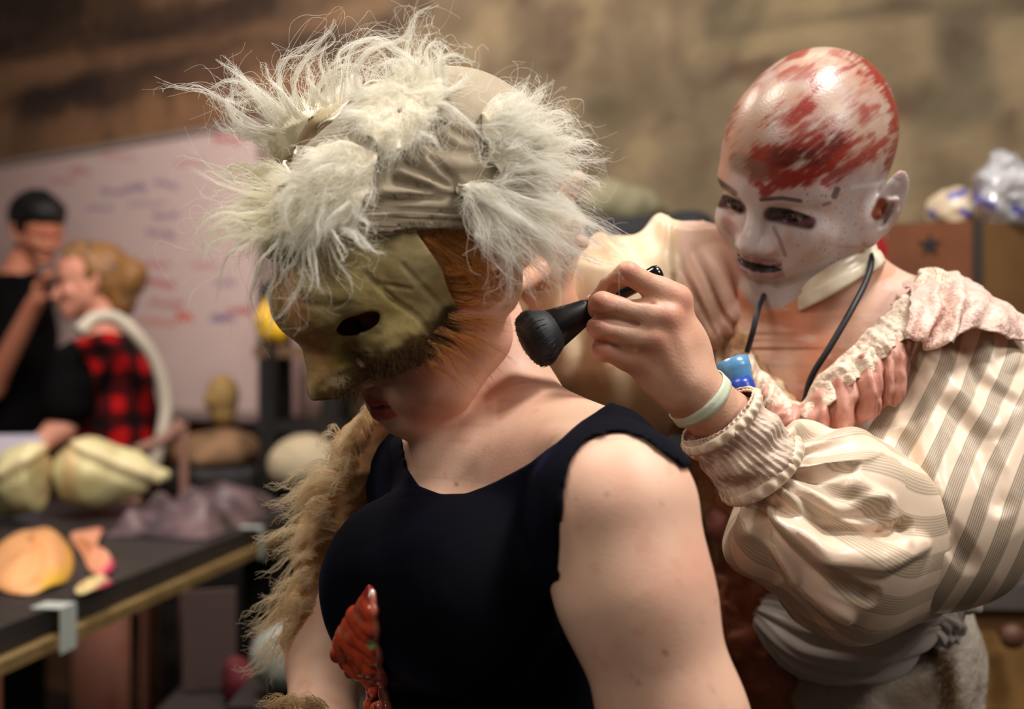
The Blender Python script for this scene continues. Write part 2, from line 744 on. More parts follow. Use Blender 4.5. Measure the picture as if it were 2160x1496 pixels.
cW_ = blend(cW_, rgb(166, 122, 86), left * sstep(-bands, .25, .9) * .6)
p3 = np.stack([sv, zv * 1.1, sv * 0], 1)
cW_ = blend(cW_, rgb(116, 102, 80), right * sstep(fbm(p3, .5, 207), -.1, .7) * .8)
cW_ = blend(cW_, rgb(172, 156, 124), right * sstep(fbm(p3, .3, 211), .2, .9) * .6)
cW_ = blend(cW_, rgb(78, 72, 56), right * sstep(fbm(p3, .22, 215), .35, .9) * .7)
mot = fbm(p3, .16, 223, 4)
cW_ = blend(cW_, rgb(96, 82, 60), right * sstep(mot, -.2, .9) * .55)
cW_ = blend(cW_, rgb(168, 148, 110), right * sstep(-mot, .1, 1.0) * .5)
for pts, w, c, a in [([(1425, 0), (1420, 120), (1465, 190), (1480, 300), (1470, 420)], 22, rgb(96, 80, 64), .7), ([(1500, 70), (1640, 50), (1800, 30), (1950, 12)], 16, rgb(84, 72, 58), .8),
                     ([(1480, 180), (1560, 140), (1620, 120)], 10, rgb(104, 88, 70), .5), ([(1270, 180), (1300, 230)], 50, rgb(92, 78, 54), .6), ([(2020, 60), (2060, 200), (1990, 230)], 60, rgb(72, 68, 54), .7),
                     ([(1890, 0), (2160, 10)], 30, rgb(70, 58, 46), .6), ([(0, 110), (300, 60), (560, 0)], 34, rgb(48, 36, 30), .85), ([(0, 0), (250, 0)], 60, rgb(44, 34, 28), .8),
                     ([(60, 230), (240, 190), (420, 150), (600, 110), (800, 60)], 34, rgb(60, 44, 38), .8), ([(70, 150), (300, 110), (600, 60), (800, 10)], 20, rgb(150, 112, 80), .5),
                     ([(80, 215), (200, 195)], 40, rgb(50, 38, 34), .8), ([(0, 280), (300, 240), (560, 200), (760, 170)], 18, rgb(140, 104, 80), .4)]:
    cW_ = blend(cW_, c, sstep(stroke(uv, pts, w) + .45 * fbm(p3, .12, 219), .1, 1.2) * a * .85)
i = np.arange(ns - 1)[:, None]; j = np.arange(nz_ - 1)[None, :]
Q = np.stack([i * nz_ + j, (i + 1) * nz_ + j, (i + 1) * nz_ + j + 1, i * nz_ + j + 1], -1).reshape(-1, 4)
n0 = len(V)
back = np.array([W0 + s * WU + z * np.array([0, 0, 1.0]) - WN * .15 for s, z in ((-4.0, 0), (5.6, 0), (5.6, 3.4), (-4.0, 3.4))])
V = np.vstack([V, back]); cW_ = np.vstack([cW_, cW_[:4]])
Fl = [tuple(q) for q in Q] + [(n0 + 3, n0 + 2, n0 + 1, n0)]
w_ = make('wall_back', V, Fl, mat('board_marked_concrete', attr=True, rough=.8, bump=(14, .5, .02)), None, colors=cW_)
tag(w_, kind='structure')
c0 = W0 - 4.0 * WU; c1 = W0 + 5.6 * WU
fl_ = [(c0[0], c0[1], 0), (c1[0], c1[1], 0), (c1[0] - .5, -3.0, 0), (c0[0], -3.0, 0)]
m_fl = mat('dark_floor', rgb(62, 54, 48), .7, var=(3, rgb(40, 34, 30), .8))
V = fl_ + [(x, y, -.1) for x, y, z in fl_]
o = make('floor', V, [(0, 1, 2, 3), (7, 6, 5, 4), (0, 4, 5, 1), (1, 5, 6, 2), (2, 6, 7, 3), (3, 7, 4, 0)], m_fl, None, smooth=False); tag(o, kind='structure')
V = [(x, y, 3.4) for x, y, z in fl_] + [(x, y, 3.5) for x, y, z in fl_]
o = make('ceiling', V, [(3, 2, 1, 0), (4, 5, 6, 7), (0, 1, 5, 4), (1, 2, 6, 5), (2, 3, 7, 6), (3, 0, 4, 7)], mat('dark_ceiling', rgb(70, 58, 48), .8), None, smooth=False); tag(o, kind='structure')

# ---- whiteboard on the wall
TLb, TRb, BRb = W(-150, 372, .05), W(546, 262, .05), W(540, 868, .05)
Hb = TRb[2] - BRb[2]


def boardpt(U, V_):
    p = TLb + (TRb - TLb) * U[..., None]
    p = p.copy(); p[..., 2] = TRb[2] - V_ * Hb
    return p


nb, mb = 200, 120
V, Q = sheet(boardpt, nb, mb)
uv = proj(V)
cb2 = np.tile(np.array(rgb(226, 202, 196)), (len(V), 1))
rs = np.random.RandomState(2)
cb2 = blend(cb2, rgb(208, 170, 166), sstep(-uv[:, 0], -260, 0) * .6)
for (x, y, w, h, c, a) in [(480, 296, 30, 12, 'r', .5), (350, 390, 24, 10, 'b', .35), (290, 395, 20, 9, 'b', .35), (240, 405, 30, 9, 'b', .3), (170, 360, 22, 9, 'r', .3), (350, 455, 26, 8, 'b', .35), (340, 495, 30, 10, 'b', .35),
                           (340, 600, 30, 10, 'r', .45), (350, 640, 36, 9, 'r', .4), (390, 666, 16, 12, 'o', .8), (470, 670, 26, 9, 'b', .5), (505, 655, 26, 8, 'r', .45), (330, 560, 30, 8, 'r', .35), (475, 595, 22, 7, 'b', .3),
                           (250, 330, 40, 7, 'r', .25), (400, 345, 30, 7, 'r', .25), (330, 680, 40, 7, 'o', .4), (310, 430, 40, 6, 'b', .25), (210, 440, 30, 6, 'b', .25), (430, 560, 26, 6, 'r', .3), (130, 380, 26, 6, 'r', .25)]:
    for k in range(7):      # a few hand-written looking strokes in each word
        x0 = x - w + 2 * w * k / 7; c_ = {'r': rgb(196, 84, 92), 'b': rgb(110, 88, 150), 'o': rgb(226, 92, 60)}[c]
        cb2 = blend(cb2, c_, stroke(uv, [(x0, y + h * rs.uniform(-1, 1)), (x0 + w / 5, y + h * rs.uniform(-1, 1)), (x0 + w / 4, y + h * rs.uniform(-.5, 1))], 2.6) * min(1, a * 1.9))
wbd = empty('whiteboard', 'large wall whiteboard with faint red and violet marker writing', 'whiteboard')
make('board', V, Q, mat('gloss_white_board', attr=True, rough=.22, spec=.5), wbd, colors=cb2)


def wallbox(s0, s1, z0, z1, o0, o1):
    V = []
    for o_ in (o0, o1):
        for s, z in ((s0, z0), (s1, z0), (s1, z1), (s0, z1)):
            V.append(W0 + WU * s + WN * o_ + np.array([0, 0, z]))
    return V, [(3, 2, 1, 0), (4, 5, 6, 7), (0, 1, 5, 4), (1, 2, 6, 5), (2, 3, 7, 6), (3, 0, 4, 7)]


sL = (TLb - W0) @ WU; sR = (TRb - W0) @ WU; zT, zB = TRb[2], BRb[2]
fr_p = [wallbox(sL - .02, sR + .02, zT, zT + .02, .002, .06), wallbox(sL - .02, sR + .02, zB - .02, zB, .002, .06), wallbox(sL - .02, sL, zB, zT, .002, .06), wallbox(sR, sR + .02, zB, zT, .002, .06), wallbox(sL, sR, zB, zT, .002, .045)]
make('frame', *joinm(fr_p), mat('board_frame', rgb(176, 160, 152), .4, metal=.3), wbd, smooth=False)
make('pen_tray', *wallbox(sL + .2, sR + .01, zB - .035, zB - .02, .0, .11), mat('tray_metal', rgb(170, 150, 150), .4, metal=.4), wbd, smooth=False)
# ------------------------------------------------------------------ a human head in its own frame
# x to the subject's right, y forward, z up, metres, origin between the ears
def head(F, R, T, ex=0.032, ez=0.0, ny=0.114, nz=-0.038, mz=-0.068, mx=0.022, my=0.0, cz=-0.108, cy=0.084,
         ay=-0.012, az=-0.005, crown=0.127, cap=0.0, smile=0.0, open_=0.0022, jaw=0.050, wide=1.0, ears=True, earlen=0.0):
    F.frame(R, T)
    ch = (crown + 0.037) / 2
    F.E((0, -0.014, crown - ch), (0.073 * wide + cap * 0.5, 0.094 + cap * 0.5, ch), k=0.0)
    F.E((0, 0.022, 0.035), (0.062 * wide, 0.064, 0.062 + cap), k=0.035)
    F.E((0, 0.020, -0.030), (0.054 * wide, cy - 0.026, abs(cz) - 0.040), k=0.03)
    for s in (-1, 1):
        F.C((s * jaw, 0.0, mz + 0.022), (s * 0.015, cy - 0.016, cz + 0.008), 0.0175, 0.0135, k=0.028)
        F.C((s * jaw, 0.0, mz + 0.022), (s * 0.056, -0.006, -0.015), 0.016, 0.017, k=0.03)
        F.E((s * 0.0385, 0.052, (ez + nz) / 2 - 0.005), (0.0195, 0.020, 0.016), k=0.022)
        F.C((s * 0.020, 0.069 + my, mz + 0.010), (s * 0.036, 0.056, (ez + nz) / 2 - 0.010), 0.013, 0.016, k=0.022)
    F.E((0, cy - 0.010, cz + 0.010), (0.019, 0.015, 0.014), k=0.016)
    # muzzle
    F.E((0, 0.0695 + my, mz + 0.001), (0.029, 0.0185, 0.020), k=0.018)
    # brow
    for s in (-1, 1):
        F.C((s * 0.010, 0.080, ez + 0.018), (s * 0.046, 0.062, ez + 0.020), 0.010, 0.008, k=0.014)
    # sockets
    for s in (-1, 1):
        F.E((s * ex, 0.094, ez - 0.001), (0.0180, 0.0160, 0.0105), k=0.011, op='s')
    # nose
    F.C((0, 0.079, ez + 0.010), (0, ny - 0.014, nz + 0.010), 0.0075, 0.0085, k=0.012)
    F.E((0, ny - 0.011, nz), (0.0098, 0.0105, 0.0090), k=0.008)
    for s in (-1, 1):
        F.E((s * 0.0115, ny - 0.021, nz - 0.003), (0.0072, 0.0100, 0.0070), k=0.006)
    for s in (-1, 1):
        F.E((s * 0.0150, ny - 0.034, nz + 0.006), (0.011, 0.012, 0.014), k=0.012)
    F.C((0, ny - 0.020, nz - 0.007), (0, 0.086 + my, mz + 0.012), 0.0055, 0.0045, k=0.008)
    for s in (-1, 1):
        F.E((s * 0.0068, ny - 0.0165, nz - 0.0105), (0.0032, 0.0052, 0.0040), k=0.002, op='s')
    # eyelids
    for s in (-1, 1):
        F.E((s * ex, 0.0655, ez), 0.0138, k=0.004)
        F.E((s * ex, 0.0835, ez - 0.0012), (0.0132, 0.0125, 0.0052), k=0.0015, op='s', rot=rod((0, s * -0.10, 0)))
    # lips
    zc = smile
    up = [(-mx, 0.079 + my, mz + zc), (-mx * .5, 0.0885 + my, mz + 0.0030), (0, 0.0915 + my, mz + 0.0028), (mx * .5, 0.0885 + my, mz + 0.0030), (mx, 0.079 + my, mz + zc)]
    lo = [(-mx, 0.079 + my, mz + zc), (-mx * .5, 0.0880 + my, mz - 0.0045 - open_), (0, 0.0905 + my, mz - 0.0062 - open_), (mx * .5, 0.0880 + my, mz - 0.0045 - open_), (mx, 0.079 + my, mz + zc)]
    F.L(up, [0.0025, 0.0045, 0.0042, 0.0045, 0.0025], k=0.005)
    F.L(lo, [0.0025, 0.0050, 0.0056, 0.0050, 0.0025], k=0.005)
    sl = smooth_line([(-mx * .96, 0.083 + my, mz + zc), (-mx * .5, 0.0945 + my, mz - 0.0005 - open_ * .3), (0, 0.0985 + my, mz - 0.0015 - open_ * .4), (mx * .5, 0.0945 + my, mz - 0.0005 - open_ * .3), (mx * .96, 0.083 + my, mz + zc)], 9)
    for i in range(8):
        w = open_ * (0.35 + 0.65 * math.sin(math.pi * (i + .5) / 8))
        F.C(sl[i], sl[i + 1], w, w, k=0.0015, op='s')
    if ears:
        for s in (-1, 1):
            e = earlen
            c0 = np.array([s * 0.0765, ay, az])
            # ear frame: a leans outwards and back, b runs up the ear
            up = np.array([s * 0.16, -0.30, 0.94]); up /= np.linalg.norm(up)
            bk = np.array([s * 0.44, -0.90, 0.0]); bk -= up * (bk @ up); bk /= np.linalg.norm(bk)
            nn = np.cross(bk, up) * (1 if s > 0 else -1)
            nn = nn if nn[0] * s > 0 or nn[1] > 0 else -nn
            Re = np.stack([nn, bk, up], 1)

            def q(n_, b_, u_):
                return c0 + Re @ np.array([n_, b_, u_])
            F.E(q(-0.001, 0.011, 0.006 + e), (0.0048, 0.0165, 0.0295 + e), k=0.004, rot=Re)
            F.E(q(-0.001, 0.004, -0.024), (0.0045, 0.0085, 0.0100), k=0.006, rot=Re)
            F.E(q(0.0045, 0.0115, 0.008 + e), (0.0045, 0.0125, 0.0230 + e), k=0.003, rot=Re, op='s')
            F.E(q(0.0020, 0.0090, 0.000), (0.0055, 0.0085, 0.0110), k=0.003, rot=Re, op='s')
            F.L([q(0.002, 0.004, 0.014), q(0.0025, 0.013, 0.016), q(0.0025, 0.017, 0.006), q(0.002, 0.013, -0.012), q(0.002, 0.007, -0.016)], [0.002, 0.0024, 0.0024, 0.0024, 0.002], k=0.003)
            F.E(q(0.001, 0.000, -0.003), (0.004, 0.0035, 0.0055), k=0.003, rot=Re)
    F.frame()
    return F


def eyeballs(R, T, ex, ez, parent, irismat):
    for s in (-1, 1):
        n, m = 24, 16
        V = []
        look = rod((0.0, 0, 0.0))
        for i in range(m + 1):
            th = math.pi * i / m
            for j in range(n):
                ph = 2 * math.pi * j / n
                V.append((0.0122 * math.sin(th) * math.cos(ph), 0.0122 * math.cos(th), 0.0122 * math.sin(th) * math.sin(ph)))
        V = np.array(V)
        th = np.degrees(np.arccos(np.clip(V[:, 1] / 0.0122, -1, 1)))
        c = np.tile(np.array([[0.10, 0.085, 0.08]]), (len(V), 1))
        c[th < 33] = (0.025, 0.014, 0.01)
        c[th < 14] = (0.004, 0.004, 0.004)
        Lk = rod((-0.10, 0, 0)) @ rod((0, 0, -0.05))
        V = (Lk @ V.T).T + np.array([s * ex, 0.0655, ez])
        V = V @ R.T + T
        Q = []
        for i in range(m):
            for j in range(n):
                Q.append((i * n + j, i * n + (j + 1) % n, (i + 1) * n + (j + 1) % n, (i + 1) * n + j))
        make('eye', V, np.array(Q), irismat, parent, colors=c)


def hand_finger(F, pts, rs, k=0.006):
    F.L(pts, rs, k=k, kj=0.003)
# ------------------------------------------------------------------ the made-up performer on the right
RB = pose(46.0, 20.0, -16.0)
TB = np.array([0.284, 1.107, 0.157 + ZC])
HB = dict(ex=0.0325, ez=0.004, ny=0.108, nz=-0.026, mz=-0.048, mx=0.026, my=-0.010, cz=-0.094, cy=0.074, ay=-0.002, az=-0.006,
          crown=0.136, wide=0.985, cap=0.001, smile=0.0040, open_=0.0034, jaw=0.047, earlen=0.004)
fb = Field()
head(fb, RB, TB, **HB)
# neck and upper body, leaning towards the sitter
nb0 = fb.frame(RB, TB).w((0, -0.030, -0.045)); fb.frame()
fb.C(nb0, P(1770, 735, 1.17), 0.050, 0.053, k=0.03)
fb.C(P(1650, 800, 1.16), P(1960, 700, 1.15), 0.050, 0.046, k=0.06)
fb.C(P(1650, 800, 1.16), P(1480, 700, 1.26), 0.050, 0.046, k=0.06)
fb.E(P(1740, 950, 1.20), (0.15, 0.105, 0.19), k=0.05, rot=rod((0.25, 0, 0.2)))
fb.C(P(1750, 1050, 1.25), P(1790, 1500, 1.28), 0.105, 0.115, k=0.06)
fb.C(P(1790, 1500, 1.28), P(1800, 2200, 1.28), 0.125, 0.15, k=0.06)
fb.C(P(1690, 2100, 1.25), P(1690, 3260, 1.25), 0.085, 0.05, k=0.04)
fb.C(P(1900, 2100, 1.30), P(1900, 3160, 1.30), 0.085, 0.05, k=0.04)
# left arm: shoulder, elbow, wrist
shB, elB, wrB = P(2010, 740, 1.13), P(1800, 1120, 0.98), P(1478, 842, 0.905)
fb.L([shB, elB, wrB], [0.046, 0.034, 0.0195], k=0.03)
fb.L([P(1640, 985, 0.95), P(1540, 905, 0.922), wrB], [0.027, 0.0225, 0.0195], k=0.015)
# right arm reaching behind the sitter's head
shR = P(1440, 640, 1.26)
fb.L([shR, P(1330, 680, 1.16), P(1140, 640, 1.12)], [0.045, 0.036, 0.024], k=0.03)
fb.L([P(1140, 640, 1.12), P(1150, 520, 1.10)], [0.030, 0.026], k=0.02)
fb.E(P(1150, 500, 1.10), (0.036, 0.014, 0.044), k=0.015)
hand_finger(fb, [P(1165, 470, 1.09), P(1190, 420, 1.075), P(1218, 377, 1.065)], [0.0095, 0.0085, 0.0078], k=0.01)
hand_finger(fb, [P(1150, 480, 1.09), P(1150, 420, 1.065), P(1165, 385, 1.05)], [0.0095, 0.0085, 0.0075], k=0.01)
hand_finger(fb, [P(1175, 520, 1.09), P(1205, 490, 1.08), P(1222, 470, 1.07)], [0.0095, 0.0085, 0.0075], k=0.01)
hand_finger(fb, [P(1175, 540, 1.09), P(1205, 520, 1.08), P(1228, 512, 1.07)], [0.0095, 0.0085, 0.0075], k=0.01)
hand_finger(fb, [P(1160, 560, 1.09), P(1110, 590, 1.06), P(1090, 600, 1.04)], [0.011, 0.0095, 0.0085], k=0.01)
# left hand holding the brush
D = 0.886
mcp = [P(1426, 634, D + .004), P(1408, 672, D - .004), P(1384, 718, D - .004), P(1352, 762, D + .004)]
pip = [P(1324, 576, D - .014), P(1270, 641, D - .020), P(1263, 690, D - .018), P(1271, 738, D - .008)]
dip = [P(1286, 602, D - .002), P(1262, 652, D + .003), P(1262, 700, D + .004), P(1276, 744, D + .012)]
tip = [P(1258, 634, D + .004), P(1290, 672, D + .016), P(1290, 716, D + .016), P(1300, 752, D + .020)]
rr = [(0.0098, 0.0088, 0.0074, 0.0066), (0.0098, 0.0091, 0.0078, 0.0070), (0.0094, 0.0088, 0.0076, 0.0070), (0.0092, 0.0082, 0.0070, 0.0064)]
wr = wrB
for i in range(4):
    off = [P(1456, 800, D + .004), P(1448, 812, D + .000), P(1438, 824, D + .002), P(1428, 834, D + .008)][i]
    fb.L([mcp[i] + np.array([0, .004, 0]), 0.5 * (mcp[i] + off) + np.array([0, .001, 0]), off], [0.0108, 0.0112, 0.0112], k=0.013)
fb.C(P(1445, 808, D + .006), wr, 0.0190, 0.0185, k=0.015)
fb.E(P(1420, 745, D + .012), (0.030, 0.012, 0.034), k=0.012, rot=rod((0, -0.6, 0)))
for i in range(4):
    hand_finger(fb, [mcp[i], pip[i], dip[i], tip[i]], rr[i], k=0.0035)
    fb.C(mcp[i], 0.72 * mcp[i] + 0.28 * pip[i], rr[i][0] * 1.02, rr[i][0] * 0.9, k=0.012)
for pts, rs_ in [([P(1255, 664, D - .020), P(1300, 672, D - .024), P(1348, 684, D - .0155)], [.0042, .0030, .0010]), ([P(1252, 713, D - .016), P(1295, 722, D - .0215), P(1336, 734, D - .0125)], [.0042, .0028, .0010]),
                 ([P(1300, 612, D - .010), P(1340, 627, D - .016), P(1378, 643, D - .0145)], [.0060, .0030, .0010])]:
    fb.L(pts, rs_, k=0.004, op='s')
# tendons and knuckles
for i in range(4):
    fb.E(mcp[i] + np.array([0, -0.006, 0.001]), 0.0072, k=0.008)
for i in range(1, 4):
    e = [None, P(1460, 800, D - .012), P(1448, 812, D - .012), P(1436, 826, D - .006)][i]
    fb.C(mcp[i] + np.array([0, -0.0065, 0]), e, 0.0042, 0.003, k=0.009)
# thumb behind the handle
fb.L([P(1440, 770, D + .020), P(1370, 690, D + .042), P(1300, 655, D + .040), P(1252, 640, D + .022)], [0.013, 0.0115, 0.0100, 0.0078], k=0.010, kj=0.004)

hb_lo, hb_hi = TB - 0.17, TB + 0.18
handlo = np.array([P(1230, 900, D)[0] - .01, D - .06, P(0, 930, D)[2]])
handhi = np.array([P(1560, 0, D)[0], D + .09, P(0, 540, D)[2]])
VB, QB = regions(fb, [(handlo, handhi, 0.0013, 2), (hb_lo, hb_hi, 0.0013, 2),
                      ((-0.03, 0.98, ZC - .10), (0.14, 1.30, ZC + .20), 0.0028, 1), ((-0.03, 0.80, ZC - .42), (0.60, 1.55, ZC + .20), 0.0045, 1),
                      ((0.0, 0.80, 0.0), (0.62, 1.60, ZC - .415), 0.008, 1)])
LB = (VB - TB) @ RB          # head frame coordinates
NB = normals(VB, QB)
uvB = proj(VB)
skin = np.array(rgb(216, 174, 150))
cB = np.tile(skin, (len(VB), 1))
cB = blend(cB, rgb(200, 148, 122), 0.5 + 0.6 * fbm(VB, 0.05, 3))
rB = np.full(len(VB), 0.48)
inhead0 = (LB[:, 2] > -0.08) & (VB[:, 2] > ZC)
# chest: warm flush with pale powder
chest = (VB[:, 2] < ZC + .16) & ~inhead0 & (VB[:, 1] > 1.0) & (uvB[:, 0] > 1450)
cB = blend(cB, rgb(196, 124, 92), chest * sstep(fbm(VB, 0.06, 9), -0.35, 0.5) * 0.9)
cB = blend(cB, rgb(226, 190, 176), chest * sstep(fbm(VB * [1, 1, 3], 0.03, 12), 0.0, 0.7) * 0.5 + chest * sstep(uvB[:, 0], 1800, 1900) * .6)
# white face paint over the head
inhead = ((VB > hb_lo) & (VB < hb_hi)).all(1) & (LB[:, 2] > -0.105 + 0.5 * np.maximum(0, 0.03 - LB[:, 1]) * 0 - 0.0)
jawp = [(1500, 560), (1560, 610), (1592, 650), (1650, 650), (1715, 606), (1775, 568), (1818, 520), (1850, 514), (1960, 470), (2100, 0), (1300, 0), (1300, 560)]
face = inhead & ((uvB[:, 0] < 1900) & (poly_sd(uvB[:, 0], uvB[:, 1], jawp) < 0) & (LB[:, 1] > -0.075))
face |= inhead & (LB[:, 2] > 0.0)
face |= inhead & (LB[:, 0] < -0.072) & (LB[:, 2] > -0.06)
pw = np.array(rgb(182, 170, 170))
paint = np.tile(pw, (len(VB), 1))
paint = blend(paint, rgb(150, 128, 118), sstep(fbm(LB, 0.035, 21), -0.1, 0.9) * 0.55)
paint = blend(paint, rgb(176, 140, 124), sstep(fbm(LB * [1, 1, 0.5], 0.012, 25), 0.1, 0.9) * 0.5)
# cap: thinner paint, skin tones through
capz = sstep(LB[:, 2] + 0.25 * LB[:, 1] * 0 , 0.03, 0.06)
paint = blend(paint, rgb(168, 138, 116), capz * (0.45 + .4 * sstep(fbm(LB, .03, 77), -.4, .6)))
# shadow-grey make-up on the temple and under the brow, right cheek in bare skin colour
rightside = sstep(LB[:, 0], 0.012, 0.045)
paint = blend(paint, rgb(196, 150, 130), rightside * sstep(fbm(LB, .03, 44), -0.8, 0.4) * 0.75)
cB = np.where(face[:, None], paint, cB)
rB = np.where(face, 0.42 - 0.14 * capz, rB)
u = uvB
# blood: strokes broken up by streaks running from lower left to upper right
ang = math.radians(38)
st = np.stack([(u[:, 0] * math.cos(ang) - u[:, 1] * math.sin(ang)) / 6.5, (u[:, 0] * math.sin(ang) + u[:, 1] * math.cos(ang)), LB[:, 0] * 0], 1)
nz1 = .8 * vnoise(st, 8, 3) + 0.7 * vnoise(st, 3.2, 5) + .3 * vnoise(st, 1.7, 8)
nz2 = fbm(LB, 0.02, 31, 3)
blood = [([(1610, 345), (1660, 330), (1720, 315), (1780, 290)], 34, 1.1), ([(1640, 375), (1690, 370), (1740, 345)], 22, 1.0),
         ([(1625, 255), (1665, 245), (1700, 225)], 20, 0.95), ([(1700, 275), (1760, 255), (1820, 240)], 20, 0.7), ([(1680, 300), (1740, 275)], 18, 0.9),
         ([(1530, 290), (1550, 225), (1590, 165), (1650, 120), (1720, 105)], 15, 0.75), ([(1800, 125), (1850, 160), (1882, 215), (1892, 290), (1878, 350)], 19, 0.95),
         ([(1720, 190), (1770, 150), (1820, 130)], 6, 0.9), ([(1650, 165), (1700, 150), (1750, 165)], 20, 0.55), ([(1745, 385), (1780, 360), (1820, 330)], 14, 0.85),
         ([(1800, 335), (1850, 315), (1880, 300)], 22, 0.8), ([(1830, 260), (1860, 240)], 26, 0.6), ([(1600, 390), (1615, 405), (1640, 385)], 11, 1.0),
         ([(1590, 385), (1610, 372)], 12, 0.75), ([(1540, 330), (1530, 250)], 14, 0.35), ([(1700, 110), (1780, 112)], 14, 0.6), ([(1790, 300), (1840, 285)], 14, 0.7), ([(1560,210),(1600,180)],12,.5)]
bm_ = np.zeros(len(VB))
for pts, w, a in blood:
    f = stroke(u, pts, w)
    bm_ = np.maximum(bm_, sstep(f * 1.05 + 0.50 * nz1 + 0.42 * nz2 - 0.36 + (a - 1) * 0.4, 0.0, 0.75) * min(a, 1) * (f > 0))
vis = face & (NB[:, 1] < 0.45)
bm_ *= vis
dark = sstep(stroke(u, [(1640, 335), (1730, 330), (1760, 300)], 26) + 0.4 * nz1, 0.5, 1.3)
bl = np.array(rgb(124, 24, 14))[None] * (1 - dark[:, None]) + np.array(rgb(48, 8, 8))[None] * dark[:, None]
sm = np.zeros(len(VB))
for pts, w, a in blood:
    sm = np.maximum(sm, stroke(u, pts, w * 1.5) * a)
cB = blend(cB, rgb(158, 74, 58), np.clip(sm, 0, 1) * vis * sstep(nz2 + .5 * nz1, -.9, .7) * .55)
cB = cB * (1 - 0.93 * bm_[:, None]) + bl * 0.93 * bm_[:, None]
rB = np.where(bm_ > 0.5, 0.30, rB)
thin = sstep(nz1 + 0.5 * nz2, 0.15, 1.0) * capz * vis * 0.5
cB = blend(cB, rgb(150, 60, 45), thin)
# drips and dots
rs = np.random.RandomState(11)
for _ in range(90):
    c = np.array([rs.uniform(1680, 1850), rs.uniform(385, 560)])
    cB = blend(cB, rgb(80, 60, 60), (np.hypot((u[:, 0] - c[0]) * 1.6, u[:, 1] - c[1]) < rs.uniform(1.2, 2.6)) * vis * 0.6)
# make-up round the eyes, brows, lips, creases
for pts, w, c, a in [([(1625, 452), (1665, 461), (1706, 470)], 15, rgb(58, 24, 30), 1.0), ([(1628, 445), (1665, 448), (1702, 462)], 8, rgb(14, 9, 10), 1.0),
                     ([(1632, 480), (1644, 505), (1656, 538)], 4.5, rgb(112, 70, 78), 0.6), ([(1606, 421), (1650, 418), (1688, 424)], 4.5, rgb(62, 42, 46), 0.9),
                     ([(1690, 470), (1715, 466)], 7, rgb(96, 62, 72), 0.7), ([(1712, 477)], 4, rgb(50, 30, 40), 0.9),
                     ([(1522, 428), (1545, 430), (1562, 440)], 12, rgb(60, 22, 26), 1.0), ([(1514, 412), (1535, 418), (1558, 428)], 6, rgb(10, 8, 8), 1.0),
                     ([(1510, 378), (1528, 392), (1550, 408)], 6, rgb(60, 40, 36), 0.9), ([(1530, 470), (1545, 485)], 12, rgb(130, 84, 90), 0.5),
                     ([(1760, 414), (1766, 400)], 7, rgb(92, 76, 78), 0.95), ([(1738, 432), (1750, 428)], 4, rgb(100, 50, 60), 0.7),
                     ([(1560, 345), (1600, 362)], 22, rgb(110, 95, 80), 0.55), ([(1640, 600), (1700, 580), (1760, 560)], 9, rgb(120, 112, 104), 0.35)]:
    cB = blend(cB, c, sstep(stroke(u, pts, w), 0.15, 0.9) * a * vis)
lip = (np.abs(LB[:, 2] + 0.050 + 0.10 * np.abs(LB[:, 0])*0) < 0.012) & (np.abs(LB[:, 0]) < 0.025) & (LB[:, 1] > 0.06)
zl = LB[:, 2] - (-0.0500)
cB = blend(cB, rgb(150, 108, 112), lip * sstep(-np.abs(zl), -0.0115, -0.008) * 0.75)
mouthin = (np.abs(LB[:, 0]) < 0.024) & (np.abs(zl + 0.000) < 0.0042 * (1 - (LB[:, 0] / 0.026) ** 2) + .0004) & (LB[:, 1] > 0.05)
cB = blend(cB, rgb(22, 9, 10), mouthin * 1.0)
# ear: pale rim, brown hollow
cB = blend(cB, rgb(110, 52, 30), sstep(stroke(u, [(1850, 452), (1860, 430)], 13), 0.2, 0.8) * (LB[:, 0] < -0.05) * face)
cB = blend(cB, rgb(205, 202, 210), .8 * sstep(stroke(u, [(1800, 395), (1850, 388), (1880, 380), (1892, 388)], 6), 0.2, 1.3) * (LB[:, 0] < -0.05) * face)
# hand: rosy knuckles and finger creases
kn = np.zeros(len(VB))
for i in range(4):
    kn = np.maximum(kn, np.exp(-((VB - mcp[i] - [0, -.01, 0]) ** 2).sum(1) / 0.011 ** 2) * 0.6)
    kn = np.maximum(kn, np.exp(-((VB - pip[i] - [0, -.008, 0]) ** 2).sum(1) / 0.009 ** 2) * 0.7)
cB = blend(cB, rgb(196, 122, 104), kn)
hnd = (VB[:, 1] < 1.0)
cB = blend(cB, rgb(180, 120, 96), hnd * sstep(fbm(VB, 0.02, 51), -.2, .8) * .4)
m_skin = mat('painted_skin', attr=True, rattr=True, sss=0.12, bump=(420, 0.25, 0.0012))
body_b = make('performer', VB, QB, m_skin, None, colors=cB, attrs={'Rough': rB})
tag(body_b, 'person with bald, blood-smeared head and white-painted face in a cream striped blouse, holding a brush', 'person')
m_eye = mat('eye_wet', attr=True, rough=0.08, spec=0.6)
eyeballs(RB, TB, HB['ex'], HB['ez'], body_b, m_eye)

